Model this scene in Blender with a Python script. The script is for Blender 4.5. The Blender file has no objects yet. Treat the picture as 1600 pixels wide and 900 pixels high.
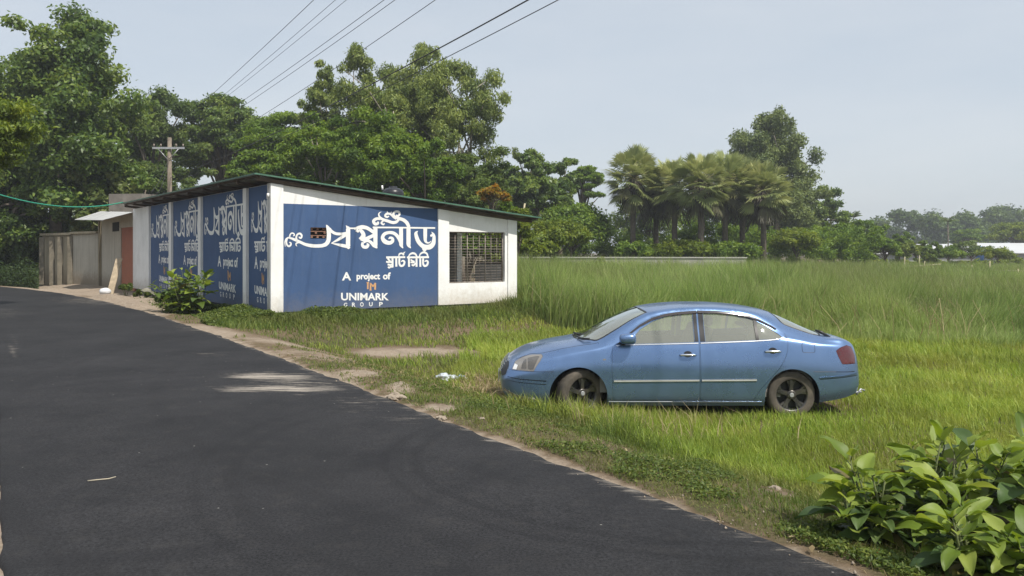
import bpy, bmesh, math
import numpy as np
from mathutils import Vector, Matrix
from mathutils.geometry import delaunay_2d_cdt
rad = math.radians
scene = bpy.context.scene
col = scene.collection
RNG = np.random.default_rng(7)

# ------------------------------------------------------------------ camera, sky, sun, exposure
EYE, F, CX, HY = 1.65, 1280.0, 800.0, 390.0        # eye height; focal length, centre and horizon row in 1600x900 pixels
cam_d = bpy.data.cameras.new('camera')
cam = bpy.data.objects.new('camera', cam_d); col.objects.link(cam)
cam.location = (0, 0, EYE); cam.rotation_euler = (rad(90), 0, 0)
cam_d.sensor_width = 36; cam_d.lens = F / 1600 * 36
cam_d.shift_y = -(450 - HY) / 1600
cam_d.clip_start = 0.05; cam_d.clip_end = 6000
scene.camera = cam

SUN_EL, SUN_X, SUN_Y = 55.0, 0.669, -0.743          # sun: behind the camera, to the right
world = bpy.data.worlds.new('World'); scene.world = world
world.use_nodes = True
wn = world.node_tree; wn.nodes.clear()
wo = wn.nodes.new('ShaderNodeOutputWorld'); bg = wn.nodes.new('ShaderNodeBackground')
sky = wn.nodes.new('ShaderNodeTexSky'); sky.sky_type = 'NISHITA'
sky.sun_disc = False; sky.sun_elevation = rad(SUN_EL)
sky.sun_rotation = math.atan2(SUN_X, SUN_Y)
sky.altitude = 0; sky.air_density = 1.0; sky.dust_density = 1.5; sky.ozone_density = 1.0
bg.inputs['Strength'].default_value = 0.141
hz = wn.nodes.new('ShaderNodeMix'); hz.data_type = 'RGBA'       # humid monsoon air: the blue is washed out to an even pale veil
hz.inputs[0].default_value = 0.90
tcw = wn.nodes.new('ShaderNodeTexCoord'); mpw = wn.nodes.new('ShaderNodeMapping'); mpw.inputs['Scale'].default_value = (1.2, 1.2, 4.5)
nzw = wn.nodes.new('ShaderNodeTexNoise'); nzw.inputs['Scale'].default_value = 1.6; nzw.inputs['Detail'].default_value = 5; nzw.inputs['Roughness'].default_value = .55
crw = wn.nodes.new('ShaderNodeValToRGB'); crw.color_ramp.elements[0].position = .3; crw.color_ramp.elements[1].position = .72   # thin uneven high cloud
crw.color_ramp.elements[0].color = (1.78, 1.98, 2.20, 1); crw.color_ramp.elements[1].color = (2.20, 2.30, 2.40, 1)
wn.links.new(tcw.outputs['Generated'], mpw.inputs[0]); wn.links.new(mpw.outputs[0], nzw.inputs['Vector']); wn.links.new(nzw.outputs[0], crw.inputs[0]); wn.links.new(crw.outputs[0], hz.inputs[7])
wn.links.new(sky.outputs[0], hz.inputs[6]); wn.links.new(hz.outputs[2], bg.inputs[0]); wn.links.new(bg.outputs[0], wo.inputs[0])

sd = bpy.data.lights.new('sun', 'SUN'); sd.energy = 2.35; sd.angle = rad(0.8); sd.color = (1.0, 0.945, 0.86)
so = bpy.data.objects.new('sun', sd); col.objects.link(so)
_sv = Vector((SUN_X * math.cos(rad(SUN_EL)), SUN_Y * math.cos(rad(SUN_EL)), math.sin(rad(SUN_EL))))
so.rotation_euler = _sv.to_track_quat('Z', 'Y').to_euler(); so.location = (20, -20, 40)

scene.view_settings.view_transform = 'Standard'; scene.view_settings.look = 'None'
scene.view_settings.exposure = 1.12; scene.view_settings.gamma = 1.0
scene.render.engine = 'CYCLES'
scene.cycles.use_denoising = True
scene.cycles.max_bounces = 8; scene.cycles.transparent_max_bounces = 12
scene.cycles.diffuse_bounces = 3; scene.cycles.glossy_bounces = 3
scene.cycles.caustics_reflective = False; scene.cycles.caustics_refractive = False

# ------------------------------------------------------------------ helpers
def at(px, py, Y):                    # photo pixel at distance Y -> point
    return Vector(((px - CX) / F * Y, Y, EYE + (HY - py) / F * Y))
def gp(px, py, z=-0.1):               # photo pixel on a level plane z
    Y = (EYE - z) * F / (py - HY)
    return Vector(((px - CX) / F * Y, Y, z))

def tag(o, label=None, cat=None, group=None, kind=None):
    if label: o['label'] = label
    if cat: o['category'] = cat
    if group: o['group'] = group
    if kind: o['kind'] = kind
    return o
def empty(name, loc, label, cat, group=None, rz=0.0):
    o = bpy.data.objects.new(name, None); col.objects.link(o)
    o.location = loc; o.rotation_euler = (0, 0, rz); o.empty_display_size = 0.2
    return tag(o, label, cat, group)
def root_loc(o):
    while o.parent: o = o.parent
    return o.location.copy()
def np_mesh(name, V, T, mats, smooth=False, attrs=None, mi=None):
    """V (n,3); T (m,k) int faces"""
    V = np.asarray(V, dtype=np.float32); T = np.asarray(T, dtype=np.int32)
    me = bpy.data.meshes.new(name)
    me.vertices.add(len(V)); me.vertices.foreach_set('co', V.ravel())
    m, k = T.shape
    me.loops.add(m * k); me.loops.foreach_set('vertex_index', T.ravel())
    me.polygons.add(m); me.polygons.foreach_set('loop_start', np.arange(0, m * k, k, dtype=np.int32))
    if smooth: me.polygons.foreach_set('use_smooth', np.ones(m, dtype=bool))
    for q in (mats if isinstance(mats, (list, tuple)) else [mats]): me.materials.append(q)
    if mi is not None: me.polygons.foreach_set('material_index', np.asarray(mi, dtype=np.int32))
    for an, av in (attrs or {}).items():
        a = me.attributes.new(an, 'FLOAT', 'POINT'); a.data.foreach_set('value', np.asarray(av, dtype=np.float32))
    me.update(calc_edges=True)
    return me
def link(name, me, parent=None, world=True):
    o = bpy.data.objects.new(name, me); col.objects.link(o)
    if parent is not None:
        o.parent = parent
        if world:
            l = root_loc(parent)
            me.transform(Matrix.Translation(-l))
    return o

class MB:
    """collects boxes, tubes, prisms, grids; build() links them as one mesh object"""
    def __init__(s): s.v = []; s.f = []; s.m = []; s.sm = []
    def add(s, vs, fs, mi=0, sm=False):
        b = len(s.v); s.v += [tuple(v) for v in vs]
        for f in fs: s.f.append(tuple(i + b for i in f)); s.m.append(mi); s.sm.append(sm)
    def hexa(s, c, mi=0):              # 8 corners: bottom 4 ccw, top 4 ccw
        s.add(c, [(3, 2, 1, 0), (4, 5, 6, 7), (0, 1, 5, 4), (1, 2, 6, 5), (2, 3, 7, 6), (3, 0, 4, 7)], mi)
    def box(s, o, a, b, c, mi=0):      # origin + three edge vectors
        o, a, b, c = map(Vector, (o, a, b, c))
        s.hexa([o, o + a, o + a + b, o + b, o + c, o + a + c, o + a + b + c, o + b + c], mi)
    def cbox(s, c, sz, mi=0):
        c = Vector(c); h = Vector(sz) / 2
        s.box(c - h, (sz[0], 0, 0), (0, sz[1], 0), (0, 0, sz[2]), mi)
    def tube(s, pts, r, n=8, mi=0, cap=True, sm=True):
        pts = [Vector(p) for p in pts]; rs = r if isinstance(r, (list, tuple, np.ndarray)) else [r] * len(pts)
        vs = []; fs = []
        up = Vector((0, 0, 1))
        for i, p in enumerate(pts):
            d = (pts[min(i + 1, len(pts) - 1)] - pts[max(i - 1, 0)])
            d = d.normalized() if d.length > 1e-9 else Vector((0, 0, 1))
            u = d.cross(up if abs(d.z) < 0.95 else Vector((1, 0, 0))).normalized(); w = u.cross(d)
            for k in range(n):
                a = 2 * math.pi * k / n
                vs.append(p + (u * math.cos(a) + w * math.sin(a)) * rs[i])
        for i in range(len(pts) - 1):
            for k in range(n):
                k2 = (k + 1) % n
                fs.append((i * n + k, i * n + k2, (i + 1) * n + k2, (i + 1) * n + k))
        s.add(vs, fs, mi, sm)
        if cap:
            b = len(s.v) - len(vs)
            s.f.append(tuple(b + k for k in reversed(range(n)))); s.m.append(mi); s.sm.append(False)
            s.f.append(tuple(b + (len(pts) - 1) * n + k for k in range(n))); s.m.append(mi); s.sm.append(False)
    def build(s, name, mats, parent=None, world=True, bevel=0):
        me = bpy.data.meshes.new(name); me.from_pydata(s.v, [], s.f)
        for q in (mats if isinstance(mats, (list, tuple)) else [mats]): me.materials.append(q)
        me.polygons.foreach_set('material_index', s.m); me.polygons.foreach_set('use_smooth', s.sm)
        me.update()
        o = link(name, me, parent, world)
        if bevel:
            b = o.modifiers.new('bevel', 'BEVEL'); b.width = bevel; b.segments = 2; b.limit_method = 'ANGLE'
        return o

# ------------------------------------------------------------------ materials
def nodes(name):
    m = bpy.data.materials.new(name); m.use_nodes = True
    nt = m.node_tree; nt.nodes.clear()
    out = nt.nodes.new('ShaderNodeOutputMaterial'); p = nt.nodes.new('ShaderNodeBsdfPrincipled')
    nt.links.new(p.outputs[0], out.inputs[0])
    return m, nt, p, out
def N(nt, t, **kw):
    n = nt.nodes.new(t)
    for k, v in kw.items():
        if hasattr(n, k): setattr(n, k, v)
        else: n.inputs[k.replace('_', ' ')].default_value = v
    return n
def noise(nt, scale, detail=4, rough=0.6, vec=None, space='Object'):
    n = nt.nodes.new('ShaderNodeTexNoise'); n.inputs['Scale'].default_value = scale
    n.inputs['Detail'].default_value = detail; n.inputs['Roughness'].default_value = rough
    if vec is None:
        tc = nt.nodes.new('ShaderNodeTexCoord'); vec = tc.outputs[space]
    nt.links.new(vec, n.inputs['Vector'])
    return n
def ramp(nt, src, stops):
    r = nt.nodes.new('ShaderNodeValToRGB'); e = r.color_ramp.elements
    while len(e) < len(stops): e.new(0.5)
    for i, (p, c) in enumerate(stops):
        e[i].position = p; e[i].color = (c[0], c[1], c[2], 1) if isinstance(c, (tuple, list)) else (c, c, c, 1)
    nt.links.new(src, r.inputs[0]); return r
def mixc(nt, fac, a, b, mode='MIX'):
    x = nt.nodes.new('ShaderNodeMix'); x.data_type = 'RGBA'; x.blend_type = mode
    for sock, v in ((x.inputs[0], fac), (x.inputs[6], a), (x.inputs[7], b)):
        if hasattr(v, 'is_linked') or hasattr(v, 'links'): nt.links.new(v, sock)
        elif isinstance(v, (int, float)): sock.default_value = v
        else: sock.default_value = (v[0], v[1], v[2], 1)
    return x.outputs[2]
def math_n(nt, op, a, b=0.0, clamp=False):
    x = nt.nodes.new('ShaderNodeMath'); x.operation = op; x.use_clamp = clamp
    for i, v in enumerate((a, b)):
        if hasattr(v, 'links'): nt.links.new(v, x.inputs[i])
        else: x.inputs[i].default_value = v
    return x.outputs[0]
def bump(nt, p, h, strength=0.3, dist=0.02):
    b = nt.nodes.new('ShaderNodeBump'); b.inputs['Strength'].default_value = strength; b.inputs['Distance'].default_value = dist
    nt.links.new(h, b.inputs['Height']); nt.links.new(b.outputs[0], p.inputs['Normal'])

def mat(name, c, rough=0.7, metal=0.0, var=0.15, scale=6.0, bmp=0.0, spec=0.4, coat=0.0, dirt=None):
    """plain procedural surface: base colour broken up by noise; dirt=(colour, amount, scale)"""
    m, nt, p, _ = nodes(name)
    n = noise(nt, scale, 5)
    lo = tuple(max(0, x * (1 - var)) for x in c); hi = tuple(min(1, x * (1 + var)) for x in c)
    r = ramp(nt, n.outputs[0], [(0.3, lo), (0.7, hi)])
    o = r.outputs[0]
    if dirt:
        n2 = noise(nt, dirt[2], 8, 0.7)
        k = ramp(nt, n2.outputs[0], [(0.52 - 0.1 * dirt[1], 0.0), (0.75, dirt[1])])
        o = mixc(nt, k.outputs[0], o, dirt[0])
    nt.links.new(o, p.inputs['Base Color'])
    p.inputs['Roughness'].default_value = rough; p.inputs['Metallic'].default_value = metal
    p.inputs['Specular IOR Level'].default_value = spec
    if coat: p.inputs['Coat Weight'].default_value = coat; p.inputs['Coat Roughness'].default_value = 0.06
    if bmp: bump(nt, p, noise(nt, scale * 8, 4).outputs[0], bmp, 0.01)
    return m

def wall_mat(name, c, splash, streak, rough=.8):
    """painted plaster: patchy paint, rain streaks running down, mud splashed up from the ground"""
    m, nt, p, _ = nodes(name)
    tc = N(nt, 'ShaderNodeTexCoord'); n = noise(nt, 1.1, 7, .65); n2 = noise(nt, 7, 8, .75)
    o = ramp(nt, n.outputs[0], [(.3, tuple(x * .88 for x in c)), (.7, tuple(min(1, x * 1.10) for x in c))]).outputs[0]
    mp = N(nt, 'ShaderNodeMapping'); mp.inputs['Scale'].default_value = (9, 9, .35); nt.links.new(tc.outputs['Object'], mp.inputs[0])
    st = noise(nt, 1.0, 6, .65, mp.outputs[0]); k = ramp(nt, st.outputs[0], [(.50, 0), (.78, streak[3])]); o = mixc(nt, k.outputs[0], o, streak[:3])
    ch = ramp(nt, n2.outputs[0], [(.60, 0), (.72, .28)]); o = mixc(nt, ch.outputs[0], o, tuple(x * .72 for x in c))
    sx = N(nt, 'ShaderNodeSeparateXYZ'); nt.links.new(tc.outputs['Object'], sx.inputs[0])
    h = math_n(nt, 'SUBTRACT', sx.outputs['Z'], math_n(nt, 'MULTIPLY', math_n(nt, 'SUBTRACT', n2.outputs[0], .45), 1.1))
    sp = ramp(nt, h, [(.10, splash[3]), (.62, 0)]); o = mixc(nt, sp.outputs[0], o, splash[:3])
    nt.links.new(o, p.inputs['Base Color']); p.inputs['Roughness'].default_value = rough; p.inputs['Specular IOR Level'].default_value = .3
    bump(nt, p, noise(nt, 9, 8, .7).outputs[0], .18, .02)
    return m

def leaf_mat(name, cs, trans=0.35, rough=0.5, spec=0.3, patch=None):
    """leaf or blade: colour from the per-leaf number 'rnd'; part of the light passes through"""
    m, nt, p, out = nodes(name)
    a = nt.nodes.new('ShaderNodeAttribute'); a.attribute_name = 'rnd'
    k = len(cs) - 1
    r = ramp(nt, a.outputs['Fac'], [(i / k, c) for i, c in enumerate(cs)])
    c = r.outputs[0]
    if patch:
        n = noise(nt, patch[1], 3)
        f = ramp(nt, n.outputs[0], [(0.42, 0.0), (0.62, patch[2])])
        c = mixc(nt, f.outputs[0], c, patch[0])
    nt.links.new(c, p.inputs['Base Color'])
    p.inputs['Roughness'].default_value = rough; p.inputs['Specular IOR Level'].default_value = spec
    t = nt.nodes.new('ShaderNodeBsdfTranslucent')
    hs = nt.nodes.new('ShaderNodeHueSaturation'); hs.inputs['Value'].default_value = 1.25; hs.inputs['Saturation'].default_value = 1.1
    hs.inputs['Hue'].default_value = 0.485
    nt.links.new(c, hs.inputs['Color']); nt.links.new(hs.outputs[0], t.inputs['Color'])
    mx = nt.nodes.new('ShaderNodeMixShader'); mx.inputs[0].default_value = trans
    nt.links.new(p.outputs[0], mx.inputs[1]); nt.links.new(t.outputs[0], mx.inputs[2]); nt.links.new(mx.outputs[0], out.inputs[0])
    return m

def pchip(xs, ys, x):
    xs = np.asarray(xs, float); ys = np.asarray(ys, float); x = np.asarray(x, float)
    h = np.diff(xs); d = np.diff(ys) / h
    m = np.zeros(len(xs)); m[0] = d[0]; m[-1] = d[-1]
    for i in range(1, len(xs) - 1):
        if d[i - 1] * d[i] > 0:
            w1 = 2 * h[i] + h[i - 1]; w2 = h[i] + 2 * h[i - 1]
            m[i] = (w1 + w2) / (w1 / d[i - 1] + w2 / d[i])
    i = np.clip(np.searchsorted(xs, x) - 1, 0, len(h) - 1)
    t = (x - xs[i]) / h[i]
    return ((1 + 2 * t) * (1 - t) ** 2 * ys[i] + t * (1 - t) ** 2 * h[i] * m[i] + t * t * (3 - 2 * t) * ys[i + 1] + t * t * (t - 1) * h[i] * m[i + 1])
def sstep(x, a, b):
    t = np.clip((x - a) / (b - a), 0, 1); return t * t * (3 - 2 * t)
def unit(a): return a / np.maximum(np.linalg.norm(a, axis=-1, keepdims=True), 1e-9)
def vnoise(X, Y, s, seed=0):          # cheap smooth value noise 0..1
    r = np.random.default_rng(seed).random((64, 64))
    x = np.asarray(X) / s; y = np.asarray(Y) / s
    xi = np.floor(x).astype(int); yi = np.floor(y).astype(int); fx = x - xi; fy = y - yi
    fx = fx * fx * (3 - 2 * fx); fy = fy * fy * (3 - 2 * fy)
    g = lambda a, b: r[a % 64, b % 64]
    return (g(xi, yi) * (1 - fx) + g(xi + 1, yi) * fx) * (1 - fy) + (g(xi, yi + 1) * (1 - fx) + g(xi + 1, yi + 1) * fx) * fy
# ------------------------------------------------------------------ the lie of the land
P0 = np.array([-5.89, 20.0]); DS = np.array([0.8160, 0.5780]); DT = np.array([-0.5885, 0.8085])   # building corner, along its gable face, along its road face
def bl(s, t, z): return Vector((P0[0] + DS[0] * s + DT[0] * t, P0[1] + DS[1] * s + DT[1] * t, z))
def to_st(X, Y):
    dx, dy = X - P0[0], Y - P0[1]
    return dx * DS[0] + dy * DS[1], dx * DT[0] + dy * DT[1]
EDGE = np.array([[40, -55], [14, -14.9], [6.1, -2.6], [3.2, 1.9], [1.75, 4.14], [-0.685, 7.97], [-3.3, 12.1], [-5.97, 16.2], [-9.4, 21.3], [-13.1, 26.3], [-17.4, 31.4], [-22.5, 36.4], [-29, 41.6], [-38, 47], [-60, 57], [-110, 74]], float)
def road_d(X, Y):                      # signed distance from the road's field-side edge, + towards the field
    X = np.asarray(X, float); Y = np.asarray(Y, float)
    best = np.full(X.shape, 1e9); sg = np.ones(X.shape)
    for a, b in zip(EDGE[:-1], EDGE[1:]):
        e = b - a; L2 = e @ e
        t = np.clip(((X - a[0]) * e[0] + (Y - a[1]) * e[1]) / L2, 0, 1)
        dx = X - (a[0] + t * e[0]); dy = Y - (a[1] + t * e[1]); D = np.hypot(dx, dy)
        s = np.where(e[0] * dy - e[1] * dx < 0, 1.0, -1.0)
        k = D < best; best = np.where(k, D, best); sg = np.where(k, s, sg)
    return best * sg
ROADW = 3.625
MOUNDS = [(gp(130, 452, 0), 1.6, 0.16), (gp(175, 468, 0), 1.3, 0.22), (gp(228, 474, 0), 0.9, 0.20), (gp(205, 480, 0), 0.7, 0.15),
          (gp(625, 622, -.15), 0.16, 0.10), (gp(560, 600, -.15), 0.5, 0.05), (gp(1213, 766, -.2), 0.07, 0.05)]
def H(X, Y):
    X = np.asarray(X, float); Y = np.asarray(Y, float)
    d = road_d(X, Y); s, t = to_st(X, Y)
    f = -0.02 - 0.48 * sstep(d, 0.25, 2.9)
    w = sstep(s, -3.2, -0.6) * (1 - sstep(s, 8.0, 10.5)) * sstep(t, -3.0, -0.4) * (1 - sstep(t, 34, 42))
    f = f * (1 - w) + (-0.05) * w
    f = np.where(d > 0.1, f + 0.05 * (vnoise(X, Y, 1.7, 3) - 0.5) * sstep(d, .1, 1.2) + 0.02 * (vnoise(X, Y, 0.45, 4) - 0.5), f)
    for p, r, h in MOUNDS: f = f + h * np.exp(-((X - p.x) ** 2 + (Y - p.y) ** 2) / (r * r)) * (d > 0.05)
    f = np.where(d < -ROADW, -0.02 + 0.03 * (vnoise(X, Y, 0.6, 5) - .3), f)
    return np.where((d <= 0.06) & (d >= -ROADW - 0.06), -0.035, f)
SAND = [  # px, py, half width px, half height px, strength
    (300, 520, 60, 9, .9), (345, 528, 45, 9, .9), (440, 537, 90, 10, .75), (560, 598, 38, 9, 1), (625, 620, 26, 9, 1), (640, 523, 100, 7, 1.0), (500, 566, 70, 7, .6),
    (200, 478, 60, 22, 1.2), (120, 455, 110, 12, 1.2), (245, 492, 30, 8, .9), (430, 535, 120, 16, .50), (500, 556, 110, 16, .52), (590, 585, 70, 16, .45), (640, 605, 60, 12, .42), (690, 651, 30, 6, 1), (860, 603, 50, 8, .3), (1215, 766, 30, 9, .9), (1110, 745, 70, 10, .45), (740, 590, 70, 8, .45), (1370, 850, 60, 22, .5), (460, 560, 60, 8, .6), (745, 560, 40, 7, .3)]
def sand(X, Y):
    X = np.asarray(X, float); Y = np.asarray(Y, float)
    d = road_d(X, Y)
    px = CX + F * X / np.maximum(Y, 1); py = HY + F * (EYE + 0.12) / np.maximum(Y, 1)
    v = .95 * (1 - sstep(d, 0.02, 0.20 + 0.22 * (vnoise(X, Y, 0.7, 9) - .5))) * (d > -.2)
    for a, b, w, h, st in SAND:
        v = np.maximum(v, st * np.exp(-(((px - a) / w) ** 2 + ((py - b) / h) ** 2) * 0.9) * (Y > 2))
    v = np.where(d < -ROADW + .1, 1.1 * (1 - sstep(-d - ROADW, 0.3, 1.6)), v)
    s, t = to_st(X, Y)
    v = np.maximum(v, 0.85 * sstep(t, 15, 17) * sstep(s, -4.5, -3.0) * (1 - sstep(s, 0, .6)) * (1 - sstep(t, 30, 36)))
    return v

def axis(lo, a, b, hi, h, n):
    c = np.arange(a, b + 1e-6, h)
    g = np.geomspace(1, 1 + max(hi - b, 1), n)[1:] - 1; l = np.geomspace(1, 1 + max(a - lo, 1), n)[1:] - 1
    return np.concatenate([(a - l)[::-1], c, b + g])
def grid_faces(nx, ny):
    i = np.arange(nx * ny).reshape(ny, nx)
    return np.stack([i[:-1, :-1], i[:-1, 1:], i[1:, 1:], i[1:, :-1]], -1).reshape(-1, 4)

def make_ground():
    xs = axis(-430, -26, 15, 430, 0.17, 34); ys = axis(-118, 2, 48, 480, 0.17, 34)
    X, Y = np.meshgrid(xs, ys); Z = H(X, Y)
    V = np.stack([X, Y, Z], -1).reshape(-1, 3)
    m, nt, p, _ = nodes('soil_and_turf')
    a = N(nt, 'ShaderNodeAttribute', attribute_name='sand')
    n1 = noise(nt, 2.2, 8, 0.7); n2 = noise(nt, 14, 6, 0.7); n3 = noise(nt, 0.35, 4)
    soil = ramp(nt, n2.outputs[0], [(.25, (.10, .072, .045)), (.55, (.17, .125, .08)), (.8, (.25, .19, .125))])
    turf = ramp(nt, n1.outputs[0], [(.3, (.045, .05, .020)), (.5, (.075, .080, .030)), (.75, (.12, .115, .045))])
    snd = ramp(nt, n2.outputs[0], [(.2, (.20, .15, .105)), (.5, (.31, .25, .19)), (.8, (.42, .36, .29))])
    dry = mixc(nt, ramp(nt, n3.outputs[0], [(.35, .2), (.6, 1)]).outputs[0], turf.outputs[0], soil.outputs[0])
    k = math_n(nt, 'ADD', a.outputs['Fac'], math_n(nt, 'MULTIPLY', math_n(nt, 'SUBTRACT', n1.outputs[0], 0.5), 0.9))
    k1 = ramp(nt, k, [(.12, 0), (.34, 1)]); k2 = ramp(nt, k, [(.34, 0), (.72, 1)])
    c = mixc(nt, k1.outputs[0], dry, soil.outputs[0]); c = mixc(nt, k2.outputs[0], c, snd.outputs[0])
    nt.links.new(c, p.inputs['Base Color']); p.inputs['Roughness'].default_value = .95; p.inputs['Specular IOR Level'].default_value = .15
    bump(nt, p, noise(nt, 22, 8, .75).outputs[0], .7, .05)
    me = np_mesh('ground', V, grid_faces(len(xs), len(ys)), m, True, {'sand': sand(X, Y).ravel()})
    tag(link('ground', me), kind='structure')
make_ground()

def make_road():
    pts = []
    for a, b in zip(EDGE[:-1], EDGE[1:]):
        n = max(2, int(np.hypot(*(b - a)) / (0.12 if 3 < a[1] < 30 else .6)))
        pts += [a + (b - a) * i / n for i in range(n)]
    pts = np.array(pts + [EDGE[-1]])
    # smooth the polyline
    for _ in range(25): pts[1:-1] = pts[1:-1] * .5 + (pts[:-2] + pts[2:]) * .25
    d = np.gradient(pts, axis=0); d = unit(d); nrm = np.stack([-d[:, 1], d[:, 0]], 1)     # towards the left of travel = road interior
    lat = np.array([-0.03, -0.015, 0, .05] + list(np.linspace(.15, ROADW - .15, 34)) + [ROADW - .05, ROADW, ROADW + .015, ROADW + .03])
    rag = (vnoise(pts[:, 0] * 3, pts[:, 1] * 3, 1, 21) - .5) * .09 + (vnoise(pts[:, 0] * 11, pts[:, 1] * 11, 1, 22) - .5) * .045
    V = []; dust = []
    for j, l in enumerate(lat):
        off = l + (rag if l < .1 else (rag * .55 if l > ROADW - .1 else 0))
        q = pts + nrm * np.asarray(off).reshape(-1, 1) if np.ndim(off) else pts + nrm * off
        cam_ = 0.018 * (1 - ((l - ROADW / 2) / (ROADW / 2)) ** 2)
        z = 0.0 + cam_ if 0 <= l <= ROADW else (-0.012 if l in (-0.015, ROADW + .015) else -0.06)
        V.append(np.column_stack([q, np.full(len(q), z)]))
        px = CX + F * q[:, 0] / np.maximum(q[:, 1], 1); py = HY + F * EYE / np.maximum(q[:, 1], 1)
        k = np.zeros(len(q))
        for a, b, w, h, st in [(425, 590, 95, 8, .80), (450, 609, 125, 6.5, .84), (380, 612, 70, 4, .72), (470, 600, 110, 19, .52), (640, 655, 60, 12, .40), (560, 625, 60, 10, .45), (330, 555, 40, 8, .35), (170, 470, 120, 10, .5), (300, 512, 60, 10, .4), (10, 490, 60, 12, .35), (560, 640, 60, 14, .3), (20, 545, 10, 30, .45)]:
            k = np.maximum(k, st * np.exp(-(((px - a) / w) ** 2 + ((py - b) / h) ** 2)) * (q[:, 1] > 2))
        k = np.maximum(k, (.40 if l < .06 else .30 * math.exp(-((l - .05) / .10))) if l < .4 else 0)
        dust.append(k)
    V = np.stack(V, 1).reshape(-1, 3); dust = np.stack(dust, 1).ravel()
    m, nt, p, _ = nodes('fresh_asphalt')
    a = N(nt, 'ShaderNodeAttribute', attribute_name='dust')
    n0 = noise(nt, .7, 7, .68); n1 = noise(nt, 5, 8, .75); n2 = noise(nt, 55, 6, .85)
    base = ramp(nt, n0.outputs[0], [(.3, (.0120, .0123, .0138)), (.7, (.0265, .0262, .0280))])
    grit = ramp(nt, n2.outputs[0], [(.38, .35), (.62, 1.75)])
    c = mixc(nt, 1.0, base.outputs[0], grit.outputs[0], 'MULTIPLY')
    # tyre arcs: faint rings
    st_ = ramp(nt, n1.outputs[0], [(.52, 0), (.68, .5)])
    c = mixc(nt, st_.outputs[0], c, (.038, .036, .035))
    tc = N(nt, 'ShaderNodeTexCoord'); mp = N(nt, 'ShaderNodeMapping'); mp.inputs['Location'].default_value = (2.4, -6.7, 0)
    nt.links.new(tc.outputs['Object'], mp.inputs[0])
    w = N(nt, 'ShaderNodeTexWave', wave_type='RINGS', rings_direction='Z'); w.inputs['Scale'].default_value = 0.33; w.inputs['Distortion'].default_value = 1.2; w.inputs['Detail'].default_value = 2
    nt.links.new(mp.outputs[0], w.inputs[0])
    wr = ramp(nt, w.outputs[0], [(.86, 0), (.97, .35)])
    wm = math_n(nt, 'MULTIPLY', wr.outputs[0], ramp(nt, noise(nt, .8, 3).outputs[0], [(.45, 0), (.6, 1)]).outputs[0])
    c = mixc(nt, wm, c, (.012, .012, .014))
    # dark arcs left by turning tyres
    for cx_, cy_, r_, w_, k_ in ((1.25, 6.6, 2.02, .05, .40), (1.25, 6.6, 2.24, .04, .34), (1.1, 6.8, 3.25, .06, .26), (1.1, 6.8, 3.52, .05, .22), (6.0, 13.5, 10.9, .10, .2), (6.0, 13.5, 12.4, .10, .2)):
        vm = N(nt, 'ShaderNodeVectorMath', operation='DISTANCE'); nt.links.new(tc.outputs['Object'], vm.inputs[0]); vm.inputs[1].default_value = (cx_, cy_, 0)
        dd = math_n(nt, 'ABSOLUTE', math_n(nt, 'SUBTRACT', math_n(nt, 'ADD', vm.outputs['Value'], math_n(nt, 'MULTIPLY', n0.outputs[0], .25)), r_ + .12))
        rr_ = ramp(nt, math_n(nt, 'DIVIDE', dd, w_ * 4), [(.12, k_), (.30, 0)])
        c = mixc(nt, math_n(nt, 'MULTIPLY', rr_.outputs[0], ramp(nt, n1.outputs[0], [(.35, .25), (.6, 1)]).outputs[0]), c, (.006, .006, .007))
    # wind-dragged pale sand
    mp2 = N(nt, 'ShaderNodeMapping'); mp2.inputs['Scale'].default_value = (1.2, 7, 1); nt.links.new(tc.outputs['Object'], mp2.inputs[0])
    n3 = noise(nt, 1.6, 9, .8, mp2.outputs[0])
    k = math_n(nt, 'ADD', a.outputs['Fac'], math_n(nt, 'MULTIPLY', math_n(nt, 'SUBTRACT', n3.outputs[0], .5), 2.6))
    kr = ramp(nt, k, [(.42, 0), (.95, .95)])
    c = mixc(nt, kr.outputs[0], c, (.36, .32, .27))
    # specks of pale grit
    vo = N(nt, 'ShaderNodeTexVoronoi'); vo.inputs['Scale'].default_value = 4.0; nt.links.new(tc.outputs['Object'], vo.inputs['Vector'])
    sp = ramp(nt, vo.outputs['Distance'], [(.018, 1), (.04, 0)])
    c = mixc(nt, math_n(nt, 'MULTIPLY', sp.outputs[0], .7), c, (.35, .33, .3))
    nt.links.new(c, p.inputs['Base Color'])
    p.inputs['Roughness'].default_value = .8; p.inputs['Specular IOR Level'].default_value = .22
    bump(nt, p, n2.outputs[0], .5, .006)
    me = np_mesh('road', V, grid_faces(len(lat), len(pts)), m, True, {'dust': dust})
    tag(link('road', me), kind='structure')
make_road()
# ------------------------------------------------------------------ the painted building
M_WHITE = wall_mat('white_wall_paint', (.82, .82, .80), (.46, .39, .29, .6), (.56, .53, .47, .28))
M_WHITE2 = wall_mat('white_pilaster_paint', (.82, .82, .80), (.46, .40, .31, .55), (.56, .53, .47, .25))
M_BLUE = wall_mat('blue_wall_paint', (.050, .098, .212), (.14, .14, .16, .5), (.085, .13, .225, .35), .7)
M_INK = mat('white_lettering_paint', (.80, .80, .78), .7, var=.06, scale=9)
M_ORANGE = mat('orange_lettering_paint', (.58, .33, .16), .7, var=.12, scale=12)
M_PLINTH = mat('black_plinth', (.022, .022, .026), .8, var=.3, scale=3)
M_DARK = mat('opening_shade_black', (.015, .014, .013), .9, var=.3)  # near-black colour stands in for the shade inside vent openings
M_TIMBER = mat('dark_timber', (.085, .062, .045), .85, var=.35, scale=5)
M_TIN = mat('weathered_tin', (.30, .295, .28), .5, metal=.35, var=.25, scale=1.4, dirt=((.16, .11, .07), .6, 1.2))
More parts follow.
